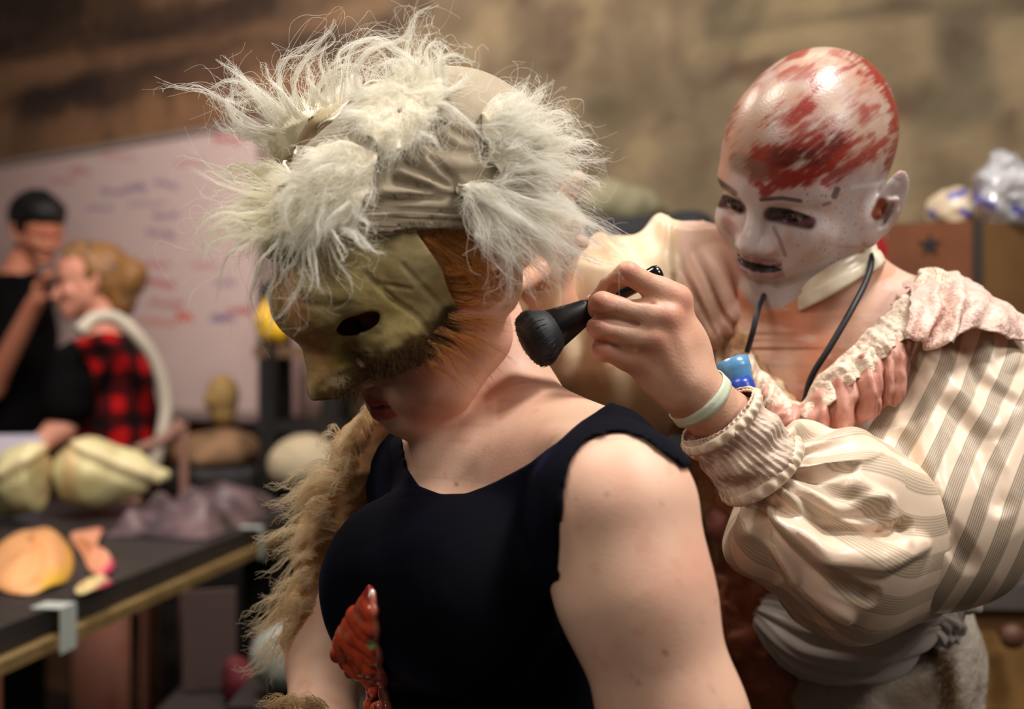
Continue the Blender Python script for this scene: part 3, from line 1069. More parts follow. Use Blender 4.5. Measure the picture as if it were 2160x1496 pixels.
# ---- brush in the left hand
m_black = mat('black_lacquer', (0.006, 0.006, 0.007), 0.14, spec=0.6, coat=0.5)
m_bris = mat('black_bristle', (0.010, 0.012, 0.016), 0.6)
br = empty('makeup_brush', 'fluffy black make-up brush with a glossy black handle held at the neck', 'brush')
h0, h1 = P(1392, 574, D + .010), P(1238, 656, D + .012)
V, F_ = lathe(h0, h1, [(-0.03, 0.0005), (-0.022, 0.0035), (0.0, 0.0062), (0.05, 0.0072), (0.15, 0.0068), (0.5, 0.0060), (0.85, 0.0070), (1.0, 0.0082)])
make('handle', V, F_, m_black, br)
f1 = P(1168, 694, D + .010)
V, F_ = lathe(h1, f1, [(-0.1, 0.0085), (0.0, 0.0098), (0.3, 0.0115), (1.0, 0.0165), (1.03, 0.0160)])
make('ferrule', V, F_, mat('black_ferrule', (0.008, 0.008, 0.009), 0.35, spec=0.5), br)
b1 = P(1104, 729, D + .004)
V, F_ = lathe(f1, b1, [(-0.05, 0.0155), (0.2, 0.0195), (0.5, 0.0235), (0.72, 0.0225), (0.9, 0.0165), (1.0, 0.006)])
bro = make('bristles', V, F_, m_bris, br)
rg = np.random.RandomState(3)
cs = []
ax_ = (b1 - f1) / np.linalg.norm(b1 - f1); LL = np.linalg.norm(b1 - f1)
x_ = np.cross(ax_, [0.2, 0.3, 1]); x_ /= np.linalg.norm(x_); y_ = np.cross(ax_, x_)
for _ in range(1500):
    th = rg.uniform(0, 6.28); rr_ = math.sqrt(rg.uniform(0.1, 1)); e = x_ * math.cos(th) + y_ * math.sin(th)
    cs.append(smooth_line([f1 + e * 0.0155 * rr_, f1 + ax_ * LL * .5 + e * 0.0235 * rr_ * 1.01, f1 + ax_ * LL * (1.02 - 0.22 * rr_ ** 2 + rg.normal() * .02) + e * 0.0225 * rr_ * rg.uniform(.85, 1.05)], 6))
strands('bristle_tips', cs, hairmat('black_bristle_hair', (0.012, 0.014, 0.018), 0.5, 0.0), bro, 0.00022, 0.0001)
# ------------------------------------------------------------------ the performer's costume
def satin(name, base, c2, rough=0.35, attr='Ang', stripes=True, sheen=0.0):
    """cream satin; wide satin bands alternate with fine pin stripes along the Ang attribute"""
    m = mat(name, base, rough, spec=0.5, sheen=sheen, aniso=0.3)
    nt = m.node_tree; b = nt.nodes['Principled BSDF']
    if stripes:
        a = nt.nodes.new('ShaderNodeAttribute'); a.attribute_name = attr

        def mth(op, x, y=None, c=False):
            n = nt.nodes.new('ShaderNodeMath'); n.operation = op; n.use_clamp = c
            for i, v in enumerate((x, y)):
                if v is None:
                    continue
                if isinstance(v, (int, float)):
                    n.inputs[i].default_value = v
                else:
                    nt.links.new(v, n.inputs[i])
            return n.outputs[0]
        fr = mth('FRACT', a.outputs['Fac'])
        tri = mth('ABSOLUTE', mth('SUBTRACT', fr, 0.5))
        band = mth('MULTIPLY', mth('SUBTRACT', tri, 0.25), 24.0, True)       # 1 on the satin band
        thin = mth('GREATER_THAN', mth('SINE', mth('MULTIPLY', a.outputs['Fac'], 2 * math.pi * 14)), 0.1)
        mx = nt.nodes.new('ShaderNodeMix'); mx.data_type = 'RGBA'
        nt.links.new(thin, mx.inputs[0]); mx.inputs[6].default_value = (*c2, 1); mx.inputs[7].default_value = (*[0.45 * x + 0.5 * y for x, y in zip(c2, base)], 1)
        m2 = nt.nodes.new('ShaderNodeMix'); m2.data_type = 'RGBA'
        nt.links.new(band, m2.inputs[0]); nt.links.new(mx.outputs[2], m2.inputs[6]); m2.inputs[7].default_value = (*base, 1)
        nt.links.new(m2.outputs[2], b.inputs['Base Color'])
        rr_ = nt.nodes.new('ShaderNodeMapRange'); nt.links.new(band, rr_.inputs[0])
        rr_.inputs[3].default_value = 0.5; rr_.inputs[4].default_value = 0.30
        nt.links.new(rr_.outputs[0], b.inputs['Roughness'])
    return m


def axis_coords(V, line, nseg=80):
    """nearest position t (0..1) along a smooth centre line and angle round it"""
    g = smooth_line(line, nseg)
    tan = np.gradient(g, axis=0); tan /= np.linalg.norm(tan, axis=1)[:, None]
    a = np.cross(tan[0], [0.0, -1.0, 0.001]); a /= np.linalg.norm(a)
    A = []
    for i in range(nseg):
        a = a - tan[i] * (a @ tan[i]); a /= np.linalg.norm(a); A.append(a)
    A = np.array(A); B_ = np.cross(tan, A)
    best = np.full(len(V), 1e9); bi = np.zeros(len(V), int)
    for i in range(nseg):
        d = ((V - g[i]) ** 2).sum(1)
        m = d < best
        best[m] = d[m]; bi[m] = i
    # soften the index so that angles vary smoothly along the line
    r = V - g[bi]
    x = (r * A[bi]).sum(1); y = (r * B_[bi]).sum(1)
    sub = (r * tan[bi]).sum(1)
    L = np.linalg.norm(np.diff(g, axis=0), axis=1).sum()
    return bi / (nseg - 1) + sub / L, np.arctan2(y, x), np.sqrt(x * x + y * y)


m_sat = satin('cream_satin_striped', rgb(236, 214, 192), rgb(150, 136, 118))
m_satp = mat('cream_satin_plain', rgb(226, 208, 184), 0.33, spec=0.5, var=(30, rgb(196, 172, 148), 0.6))
# --- puffed left sleeve: a striped upper puff and a forearm puff gathered into the cuff
S = [P(2045, 760, 1.10), P(2015, 900, 1.05), P(1930, 1090, 1.00), P(1800, 1150, 0.965), P(1690, 1080, 0.945), P(1600, 985, 0.93)]
cuffc = P(1625, 1000, 0.925)


def sleeve_disp(V, Q, upper):
    N = normals(V, Q)
    u_ = proj(V)
    dc = np.linalg.norm(V - cuffc, axis=1)
    th = np.arctan2(u_[:, 1] - 985, u_[:, 0] - 1600)
    g1 = np.sin(th * 15 + 2.2 * vnoise(V, 0.05, 3)) * np.exp(-((dc - 0.03) / 0.055) ** 2)
    g1b = np.sin(th * 7 + 1.5 + 1.2 * vnoise(V, 0.06, 5)) * np.exp(-((dc - 0.09) / 0.08) ** 2)
    dsh = np.linalg.norm(V - P(2060, 690, 1.06), axis=1)
    ths = np.arctan2(u_[:, 1] - 600, u_[:, 0] - 2040)
    g2 = np.sin(ths * 16 + 2 * vnoise(V, .06, 8)) * np.exp(-(dsh / 0.075) ** 2)
    lg = vnoise(V @ rod((0, 0.7, 0)) * [1, 1, 0.40], 0.075, 14) * 0.9
    ridge = (1 - np.abs(vnoise(V @ rod((0.2, 0.9, 0)) * [1.3, 1, 0.5], 0.06, 17)) * 2.2).clip(0, 1) ** 2
    if upper:
        disp = 0.0045 * g2 + 0.0050 * lg + 0.0010 * ridge
        up_ = [([(1950, 700), (1900, 760), (1870, 830)], 12, -0.004), ([(2020, 720), (2060, 800), (2140, 850)], 16, -0.005), ([(2010, 860), (2080, 960), (2110, 1060)], 22, -0.006),
               ([(1950, 740), (2000, 820), (2100, 890)], 24, 0.005), ([(1960, 900), (1960, 1000), (1990, 1130)], 22, 0.005), ([(1900, 930), (1990, 1110), (2040, 1180)], 20, -0.006),
               ([(2000, 640), (2050, 700), (2140, 760)], 18, 0.006)]
    else:
        disp = 0.0045 * g1 + 0.0085 * g1b + 0.005 * lg + 0.0020 * ridge
        up_ = [([(1640, 1070), (1740, 1120), (1850, 1130), (1925, 1110)], 15, -0.011), ([(1600, 1090), (1700, 1200), (1830, 1250)], 15, -0.008), ([(1640, 990), (1720, 1010), (1790, 1000)], 9, -0.007),
               ([(1630, 1090), (1730, 1160), (1850, 1180), (1950, 1150)], 22, 0.009), ([(1600, 1120), (1680, 1240), (1780, 1290)], 16, 0.006), ([(1660, 1040), (1760, 1070), (1860, 1060)], 14, 0.007),
               ([(1800, 1030), (1880, 1060), (1910, 1130)], 14, 0.006)]
    for pts, w, a_ in up_:
        disp += a_ * stroke(u_, pts, w)
    return relax(V + N * disp[:, None], Q, 0.4)


fs = Field()
fs.C(P(2035, 760, 1.10), P(2010, 880, 1.06), 0.050, 0.074, k=0.03)
fs.C(P(2010, 880, 1.06), P(1960, 1060, 1.03), 0.076, 0.084, k=0.05)
fs.C(P(1960, 1060, 1.03), P(1860, 1120, 1.01), 0.084, 0.070, k=0.05)
VS, QS = fs.mesh((0.20, 0.85, ZC - .36), (0.62, 1.25, ZC + .06), 0.0028, 2)
VS = sleeve_disp(VS, QS, True)
uS = proj(VS)
q = (uS[:, 0] * 0.905 + uS[:, 1] * 0.425) / 62.0 + 0.12 * np.sin(uS[:, 1] / 70.0) + 0.5 * (VS[:, 1] - 0.95) / 0.1
sl = make('puffed_sleeve', VS, QS, m_sat, body_b, attrs={'Ang': q})
sl['label'] = 'puffed cream sleeve with satin and pin stripes'
fs = Field()
fs.C(P(1865, 1110, 0.985), P(1800, 1120, 0.965), 0.058, 0.058, k=0.04)
fs.C(P(1800, 1140, 0.965), P(1720, 1120, 0.945), 0.060, 0.054, k=0.04)
fs.C(P(1740, 1130, 0.955), P(1625, 1055, 0.925), 0.056, 0.024, k=0.03)
fs.C(P(1780, 1190, 0.97), P(1650, 1140, 0.935), 0.052, 0.030, k=0.03)
fs.C(P(1900, 1180, 1.02), P(1760, 1220, 0.99), 0.055, 0.050, k=0.03)
fs.C(P(1745, 960, 0.955), P(1640, 950, 0.925), 0.028, 0.016, k=0.014)
fs.C(P(1820, 985, 0.985), P(1740, 965, 0.955), 0.022, 0.026, k=0.016)
VF_, QF_ = fs.mesh((0.12, 0.85, ZC - .36), (0.50, 1.15, ZC - .02), 0.0026, 2)
VF_ = sleeve_disp(VF_, QF_, False)
tF, aF, rF = axis_coords(VF_, S)
m_sat2 = satin('cream_satin_forearm', rgb(230, 206, 184), rgb(178, 160, 138))
sl2 = make('gathered_forearm', VF_, QF_, m_sat2, sl, attrs={'Ang': aF / (2 * math.pi) * 12 + 0.35 * np.sin(tF * 7)})

# --- the deep ruched cuff
ca, cb_ = P(1512, 876, 0.912), P(1612, 998, 0.925)


def ringtube(a, b, r0, r1, nu, nv, fold):
    a, b = np.array(a), np.array(b)
    t = b - a; L = np.linalg.norm(t); t = t / L
    x = np.cross(t, [0.0, -1.0, 0.0]); x /= np.linalg.norm(x); y = np.cross(t, x)

    def f(U, V_):
        th_ = U * 2 * np.pi
        r = r0 + (r1 - r0) * V_ + fold(th_, V_)
        return a + (t * L)[None, None] * V_[..., None] + r[..., None] * (x * np.cos(th_)[..., None] + y * np.sin(th_)[..., None])
    return sheet(f, nu, nv, closed_u=True, thick=0.0012)


def cf(th_, v):
    return 0.0006 * np.sin(th_ * 13 + 3 * np.sin(v * 9)) * (0.3 + 0.7 * np.abs(np.sin(v * 7.5))) + 0.0016 * np.sin(v * 16 + 1.1 * np.sin(th_ * 2)) - 0.003 * np.exp(-((v - 0.02) / .05) ** 2) + 0.0006 * np.sin(th_ * 41 + v * 13) + 0.0016 * np.sin(th_ * 4 + v * 11)


V, Q = ringtube(ca, cb_, 0.0350, 0.0365, 220, 60, cf)
m_cuff = mat('cuff_cloth', rgb(216, 198, 178), 0.42, spec=0.45, var=(70, rgb(168, 132, 118), 0.7), bump=(260, 0.5, 0.002))
cu = make('cuff', V, Q, m_cuff, body_b)
cu['label'] = 'ruched cream cuff with satin ribbon'
t_ = (cb_ - ca) / np.linalg.norm(cb_ - ca)
for k_, (s0, s1, dr) in enumerate([(0.02, 0.16, 0.0026), (0.84, 1.02, 0.0040)]):
    V, Q = ringtube(ca + (cb_ - ca) * s0, ca + (cb_ - ca) * s1, 0.0355 + dr, 0.0360 + dr, 260, 12,
                    lambda a_, v: 0.0013 * np.sin(a_ * 22 + 2 * np.sin(a_ * 3)) * np.sin(v * 3.14) + 0.0030 * np.clip(np.sin(v * 3.14), 0, 1) ** 0.5 - .003)
    make('cuff_ribbon', V, Q, m_satp, cu)

# --- blue vial tucked under the cuff
m_blue = mat('blue_plastic', rgb(104, 168, 222), 0.25, spec=0.5, trans=0.35)
m_blue2 = mat('blue_liquid', rgb(38, 66, 160), 0.3)
bt = empty('plastic_vial', 'light blue plastic vial tucked inside the ruched cuff at the wrist', 'vial')
V, F_ = lathe(P(1541, 762, 0.955), P(1572, 840, 0.945), [(0.0, 0.0125), (0.02, 0.0150), (0.30, 0.0145), (0.42, 0.0130), (1.4, 0.0095)])
for i in range(len(V)):
    V[i] = V[i] + np.array([0, (V[i][1] - 0.95) * -0.35, 0])
make('cap', V, F_, m_blue, bt)
V, F_ = lathe(P(1556, 800, 0.9445), P(1582, 866, 0.940), [(0.0, 0.0095), (0.2, 0.0118), (1.3, 0.0100)])
make('tube', V, F_, m_blue2, bt)

# --- paper wristband
V, Q = ringtube(P(1469, 833, 0.9035), P(1485, 851, 0.9060), 0.0272, 0.0278, 96, 4, lambda a_, v: 0 * a_ + 0.0006 * np.sin(a_ * 3))
wb_ = make('wristband', V, Q, mat('paper_band', rgb(196, 204, 182), 0.6, bump=(180, .3, .001)), body_b)
wb_['label'] = 'pale green paper wristband'

# --- choker and cord
nC = P(1728, 596, 1.135)
nA = nb0 - P(1770, 735, 1.17); nA /= np.linalg.norm(nA)
nA = nA + np.array([-0.35, 0.22, 0.12]); nA /= np.linalg.norm(nA)
V, Q = ringtube(nC - nA * 0.013, nC + nA * 0.015, 0.0645, 0.0620, 120, 10, lambda a_, v: 0.0022 * np.clip(np.sin(v * 3.14), 0, 1) ** .5 - 0.0016 * np.exp(-((v - .55) / .06) ** 2))
make('choker', V, Q, mat('satin_choker', rgb(232, 226, 206), 0.25, spec=0.6, var=(40, rgb(190, 164, 130), 0.7)), body_b)['label'] = 'cream satin choker'
m_cord = mat('black_cord', (0.01, 0.01, 0.014), 0.5)
V, F_ = joinm([tube([P(1822, 512, 1.13), P(1838, 545, 1.085), P(1828, 590, 1.062), P(1798, 650, 1.040), P(1752, 730, 1.030), P(1712, 795, 1.035), P(1697, 850, 1.04)], 0.0030, 8, k=40),
               tube([P(1618, 610, 1.10), P(1600, 650, 1.06), P(1588, 700, 1.05), P(1576, 742, 1.06)], 0.0028, 8, k=24)])
make('neck_cord', V, F_, m_cord, body_b)['label'] = 'black cord round the neck'

# --- bodice (torso cloth) with its neckline cut
fbd = Field()
fbd.C(P(1650, 800, 1.16), P(1960, 700, 1.15), 0.050, 0.046, k=0.06)
fbd.C(P(1650, 800, 1.16), P(1480, 700, 1.26), 0.050, 0.046, k=0.06)
fbd.E(P(1740, 950, 1.20), (0.15, 0.105, 0.19), k=0.05, rot=rod((0.25, 0, 0.2)))
fbd.E(P(1650, 940, 1.10), (0.05, 0.045, 0.05), k=0.04)
fbd.E(P(1800, 930, 1.10), (0.05, 0.045, 0.05), k=0.04)
fbd.C(P(1750, 1050, 1.25), P(1790, 1500, 1.28), 0.105, 0.115, k=0.06)
fbd.off(0.006)
neckpoly = [(1590, 560), (1560, 640), (1585, 720), (1625, 790), (1688, 860), (1735, 800), (1800, 740), (1850, 690), (1905, 640), (1960, 600), (1990, 560), (1900, 400), (1650, 400)]


def neckcut(p):
    u_ = proj(p)
    d = poly_sd(u_[..., 0], u_[..., 1], neckpoly) / FPX * p[..., 1]
    return np.where(p[..., 1] < 1.19, -d, np.maximum(-0.05, p[..., 2] - (ZC + 0.03)))


fbd.fn(neckcut)
VD, QD = fbd.mesh((0.10, 0.95, ZC - .40), (0.52, 1.42, ZC + .12), 0.004, 1)
ND = normals(VD, QD); uD = proj(VD)
VD = VD + ND * (0.003 * fbm(VD, 0.02, 61) + 0.002 * np.sin(uD[:, 0] * .2))[:, None]
cD = np.tile(np.array(rgb(176, 134, 96)), (len(VD), 1))
cD = blend(cD, rgb(216, 196, 160), sstep(fbm(VD, 0.014, 63), 0.0, 0.5) * .8)
cD = blend(cD, rgb(128, 78, 50), sstep(fbm(VD, 0.03, 67), 0.1, 0.8) * .7)
bod = make('bodice', VD, QD, mat('lace_bodice', attr=True, rough=0.7, bump=(300, .6, .003)), body_b, colors=cD)
bod['label'] = 'tan and cream lace bodice'

# --- frills: pleated sheets between two edge lines
def frill(name, top, bot, pleats, amp, m, parent, nu=260, nv=26, ruf=0.0, seed=0, thick=0.0012, bulge=0.01, lace=0.0022):
    T_, B_ = smooth_line(top, nu), smooth_line(bot, nu)

    def f(U, V_):
        i = np.clip((U * (nu - 1)).round().astype(int), 0, nu - 1)
        p = T_[i] * (1 - V_[..., None]) + B_[i] * V_[..., None]
        out = np.array([0.0, -1.0, 0.25]) / 1.03
        w = np.sin(U * pleats * 6.283 + 1.3 * np.sin(U * 9 + seed) + 0.8 * V_) + 0.45 * np.sin(U * pleats * 13.7 + seed * 2 + V_ * 2)
        a = amp * (0.35 + 0.65 * V_) * w + bulge * np.sin(V_ * 3.14)
        p = p + out * a[..., None] + (B_[i] - T_[i]) * (ruf * np.sin(U * pleats * 6.283 + 1.5) * V_)[..., None]
        p = p + lace * np.stack([vnoise(p, .012, seed + 1), vnoise(p, .012, seed + 2), vnoise(p, .012, seed + 3)], -1)
        return p
    V, Q = sheet(f, nu, nv, thick=thick)
    return make(name, V, Q, m, parent)


m_pink = mat('pink_organza', rgb(204, 150, 134), 0.4, spec=0.5, var=(60, rgb(160, 96, 76), 0.7), bump=(150, .4, .002))
m_lace = mat('cream_lace', rgb(232, 218, 198), 0.6, var=(110, rgb(188, 150, 130), 0.8), bump=(220, .8, .004))
m_lacep = mat('pale_pink_lace', rgb(224, 194, 182), 0.55, var=(70, rgb(176, 134, 120), 0.6), bump=(240, .8, .003))
d0 = 1.02
fr1 = frill('pink_frill', [P(1605, 800, 1.05), P(1650, 850, 1.03), P(1700, 850, 1.02), P(1760, 800, 1.005), P(1820, 750, 0.998), P(1870, 715, 1.0), P(1925, 690, 1.01)],
            [P(1590, 850, 1.05), P(1620, 900, 1.02), P(1700, 925, 1.0), P(1780, 920, .99), P(1840, 880, .985), P(1890, 850, 0.985), P(1915, 790, 1.0)], 6, 0.0065, m_pink, bod, ruf=0.05, seed=2, lace=.0030)
fr2 = frill('lace_frill', [P(1585, 745, 1.06), P(1625, 800, 1.05), P(1685, 850, 1.035), P(1735, 790, 1.02), P(1800, 725, 1.02), P(1850, 680, 1.03), P(1900, 630, 1.05), P(1945, 585, 1.08)],
            [P(1560, 790, 1.05), P(1610, 850, 1.03), P(1690, 880, 1.01), P(1775, 830, 0.99), P(1850, 770, 0.985), P(1905, 720, .99), P(1960, 680, 1.0), P(2010, 620, 1.03)], 13, 0.0032, m_lace, bod, ruf=0.05, seed=5, bulge=0.006, lace=.0034)
fr3 = frill('shoulder_lace', [P(1900, 600, 1.10), P(1955, 575, 1.10), P(2010, 580, 1.10), P(2075, 615, 1.10), P(2135, 670, 1.10)],
            [P(1900, 700, 0.995), P(1950, 735, 0.975), P(2010, 715, 0.965), P(2090, 690, .975), P(2158, 735, 1.02)], 2.3, 0.009, m_lacep, bod, ruf=0.05, seed=9, bulge=0.026, lace=.003)
fr4 = frill('lace_heading', [P(1940, 572, 1.09), P(1980, 572, 1.08), P(2030, 590, 1.07)], [P(1925, 610, 1.06), P(1975, 625, 1.05), P(2010, 640, 1.04)], 14, 0.005, m_lace, bod, ruf=.08, seed=12)

# --- right sleeve, reaching away behind the sitter
fr = Field()
fr.E(P(1492, 590, 1.17), (0.040, 0.040, 0.062), k=0.02, rot=rod((0, -0.12, 0)))
fr.E(P(1500, 660, 1.165), (0.036, 0.04, 0.055), k=0.02)
fr.C(P(1430, 520, 1.19), P(1400, 560, 1.19), 0.030, 0.036, k=0.02)
fr.C(P(1400, 540, 1.18), P(1260, 610, 1.15), 0.030, 0.034, k=0.03)
fr.C(P(1250, 590, 1.14), P(1160, 640, 1.125), 0.034, 0.024, k=0.03)
fr.C(P(1140, 620, 1.12), P(1118, 640, 1.115), 0.026, 0.026, k=0.012)
fr.C(P(1300, 720, 1.17), P(1440, 700, 1.19), 0.060, 0.060, k=0.05)
fr.C(P(1220, 740, 1.16), P(1340, 800, 1.19), 0.036, 0.060, k=0.05)
fr.C(P(1140, 620, 1.12), P(1130, 570, 1.11), 0.022, 0.030, k=0.012)
fr.E(P(1420, 790, 1.20), (0.06, 0.045, 0.05), k=0.03)
VR, QR = fr.mesh((-0.04, 1.0, ZC - .12), (0.28, 1.32, ZC + .14), 0.0028, 2)
NR = normals(VR, QR); uR = proj(VR)
rdg = (1 - np.abs(vnoise(VR @ rod((0, .5, 0)) * [1, 1, .6], .045, 79)) * 2.4).clip(0, 1)
dR = 0.006 * rdg + 0.005 * np.sin(uR[:, 0] * 0.06 + 3 * vnoise(VR, .05, 71)) * (uR[:, 0] < 1420) + 0.005 * vnoise(VR, 0.05, 72) + 0.0035 * np.sin((uR[:, 0] - uR[:, 1] * .45) * 0.15 + 1.5 * vnoise(VR, .04, 74)) * sstep(uR[:, 0], 1420, 1450) * sstep(uR[:, 1], 500, 600)
VR = relax(VR + NR * dR[:, None], QR)
cR = np.tile(np.array(rgb(222, 200, 168)), (len(VR), 1))
cR = blend(cR, rgb(190, 134, 86), sstep(fbm(VR, 0.05, 73), -0.1, 0.7) * 0.55)
ruf = sstep(uR[:, 0], 1425, 1440) * (uR[:, 1] < 780)
cR = blend(cR, rgb(212, 176, 158), ruf)
cR = blend(cR, rgb(150, 96, 62), ruf * sstep(np.sin((uR[:, 0] - uR[:, 1] * .55) * 0.13 + 2 * vnoise(VR, .03, 75)), 0.2, 0.9) * sstep(uR[:, 1], 540, 640) * .8)
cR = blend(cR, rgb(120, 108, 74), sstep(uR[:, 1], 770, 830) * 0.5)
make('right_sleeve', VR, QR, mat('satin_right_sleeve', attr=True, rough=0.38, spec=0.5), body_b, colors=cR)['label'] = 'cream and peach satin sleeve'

# --- waist sash and skirt
fk = Field()
fk.C(P(1800, 1330, 1.27), P(1790, 1420, 1.27), 0.120, 0.122, k=0.05)
fk.C(P(1790, 1420, 1.27), P(1790, 1900, 1.30), 0.135, 0.20, k=0.05)
fk.C(P(1790, 1900, 1.30), P(1790, 3150, 1.30), 0.20, 0.27, k=0.05)
fk.fn(lambda p: 0.045 - p[..., 2] if True else None)
VK, QK = fk.mesh((0.02, 0.95, 0.03), (0.75, 1.65, ZC - .25), 0.008, 2)
NK = normals(VK, QK)
aK = np.arctan2(VK[:, 1] - 1.28, VK[:, 0] - 0.385)
VK = VK + NK * (0.008 * np.sin(aK * 17 + 2 * vnoise(VK, .15, 3)) * sstep(ZC - VK[:, 2], .3, .6) + .006 * fbm(VK, .06, 5))[:, None]
cK = np.tile(np.array(rgb(164, 154, 142)), (len(VK), 1)); uK = proj(VK)
cK = blend(cK, rgb(126, 110, 92), sstep(fbm(VK, 0.05, 15), 0, .8))
cK = blend(cK, rgb(110, 84, 56), stroke(uK, [(1930, 1350), (1985, 1400), (2010, 1496), (2015, 1700)], 22) * sstep(fbm(VK, .012, 8), -.1, .3))
sk = make('skirt', VK, QK, mat('skirt_cloth', attr=True, rough=0.6, bump=(90, .5, .006)), body_b, colors=cK)
sk['label'] = 'grey-cream skirt with brown frayed trim'


def sash_piece(pts, r, n, seed, amp, sq=1.0):
    g = smooth_line(pts, n)
    m_ = 72

    def f(U, V_):
        i = np.clip((V_ * (n - 1)).round().astype(int), 0, n - 1)
        c = g[i]
        tan = np.gradient(g, axis=0); tan /= np.linalg.norm(tan, axis=1)[:, None]
        A_ = np.cross(tan, [0, -1, 0]); A_ /= np.linalg.norm(A_, axis=1)[:, None]; Bb = np.cross(tan, A_)
        th_ = U * 2 * np.pi
        rr_ = np.interp(V_, np.linspace(0, 1, len(r)), r)
        rr_ = rr_ * (1 + 1.5 * amp * np.sin(th_ * 7 + V_ * 6 + seed + np.sin(V_ * 9)) + amp * .9 * np.sin(th_ * 15 - V_ * 5 + seed * 2 + 2 * np.sin(V_ * 5)))
        return c + A_[i] * (rr_ * np.cos(th_))[..., None] + Bb[i] * (sq * rr_ * np.sin(th_))[..., None]
    return sheet(f, m_, n, closed_u=True)


m_sash = mat('grey_sash', rgb(176, 168, 164), 0.45, spec=0.4, var=(25, rgb(150, 140, 130), 0.5), sheen=.2)
ps = [sash_piece([P(1600, 1290, 1.12), P(1700, 1340, 1.10), P(1830, 1340, 1.095), P(1940, 1290, 1.11), P(2030, 1250, 1.15)], [0.012, 0.036, 0.042, 0.028, 0.012], 60, 1.0, 0.10, 0.7),
      sash_piece([P(1580, 1270, 1.16), P(1680, 1310, 1.13), P(1800, 1310, 1.12), P(1950, 1240, 1.12), P(2045, 1190, 1.17)], [0.012, 0.036, 0.040, 0.036, 0.020], 60, 3.0, 0.09, 0.7),
      sash_piece([P(1640, 1380, 1.13), P(1740, 1385, 1.11), P(1860, 1350, 1.11), P(1950, 1300, 1.13)], [0.01, 0.026, 0.030, 0.012], 50, 5.0, 0.11, 0.6),
      sash_piece([P(1935, 1300, 1.11), P(1985, 1315, 1.115), P(2010, 1345, 1.13)], [0.014, 0.024, 0.012], 30, 6.0, 0.12, 0.7),
      sash_piece([P(1960, 1265, 1.12), P(2020, 1230, 1.12), P(2050, 1200, 1.14)], [0.016, 0.030, 0.014], 30, 8.0, 0.12, 0.7)]
sh_ = make('sash', *merge(ps), m_sash, sk)
sh_['label'] = 'pale grey twisted sash'
# frayed trim of the skirt
rg = np.random.RandomState(5); cs = []
tk = bvh(VK, QK)
for _ in range(900):
    tt = rg.uniform(); c = smooth_line([(1900, 1330), (1975, 1385), (2005, 1470), (2012, 1560)], 40)[int(tt * 39)] + rg.normal(size=2) * 9
    p, n = hit(tk, *c)
    if p is None:
        continue
    v = n * rg.uniform(.2, 1) + rg.normal(size=3) * .7; v /= np.linalg.norm(v); L = rg.uniform(.006, .016)
    cs.append(smooth_line([p, p + v * L * .5 + rg.normal(size=3) * .002, p + v * L + rg.normal(size=3) * .004], 5))
if cs:
    strands('frayed_trim', cs, hairmat('brown_fray', rgb(140, 110, 76), .6, .2), sk, 0.0003, 0.0001)
# stained leathery apron hanging at the hip
fa = Field()
fa.L([P(1570, 1100, 1.22), P(1590, 1230, 1.20), P(1570, 1350, 1.19), P(1600, 1520, 1.2)], [0.03, 0.045, 0.05, 0.04], k=0.04)
fa.E(P(1525, 1110, 1.14), (0.022, 0.02, 0.03), k=0.02)
VA_, QA_ = fa.mesh((0.10, 1.05, ZC - .45), (0.34, 1.32, ZC - .10), 0.004, 2)
NA_ = normals(VA_, QA_)
VA_ = VA_ + NA_ * (0.008 * fbm(VA_, .03, 91))[:, None]
cA_ = np.tile(np.array(rgb(150, 84, 54)), (len(VA_), 1)); uA_ = proj(VA_)
cA_ = blend(cA_, rgb(84, 46, 30), sstep(fbm(VA_, .05, 93), -.1, .7)); cA_ = blend(cA_, rgb(186, 128, 118), sstep(-uA_[:, 1], -1190, -1150) * .9)
make('apron', VA_, QA_, mat('stained_leather', attr=True, rough=.55, bump=(80, .6, .005)), body_b, colors=cA_)['label'] = 'stained orange-brown apron'
# ------------------------------------------------------------------ the masked person in the foreground
RA = pose(63.0, 30.0, -10.0)
TA = np.array([-0.0672, 0.896, 0.0635 + ZC])
HA = dict(ex=0.026, ez=0.002, ny=0.112, nz=-0.040, mz=-0.069, mx=0.021, my=-0.006, cz=-0.101, cy=0.072, ay=-0.008, az=-0.008, crown=0.124, smile=0.002, open_=0.0020, jaw=0.048, earlen=0.0)


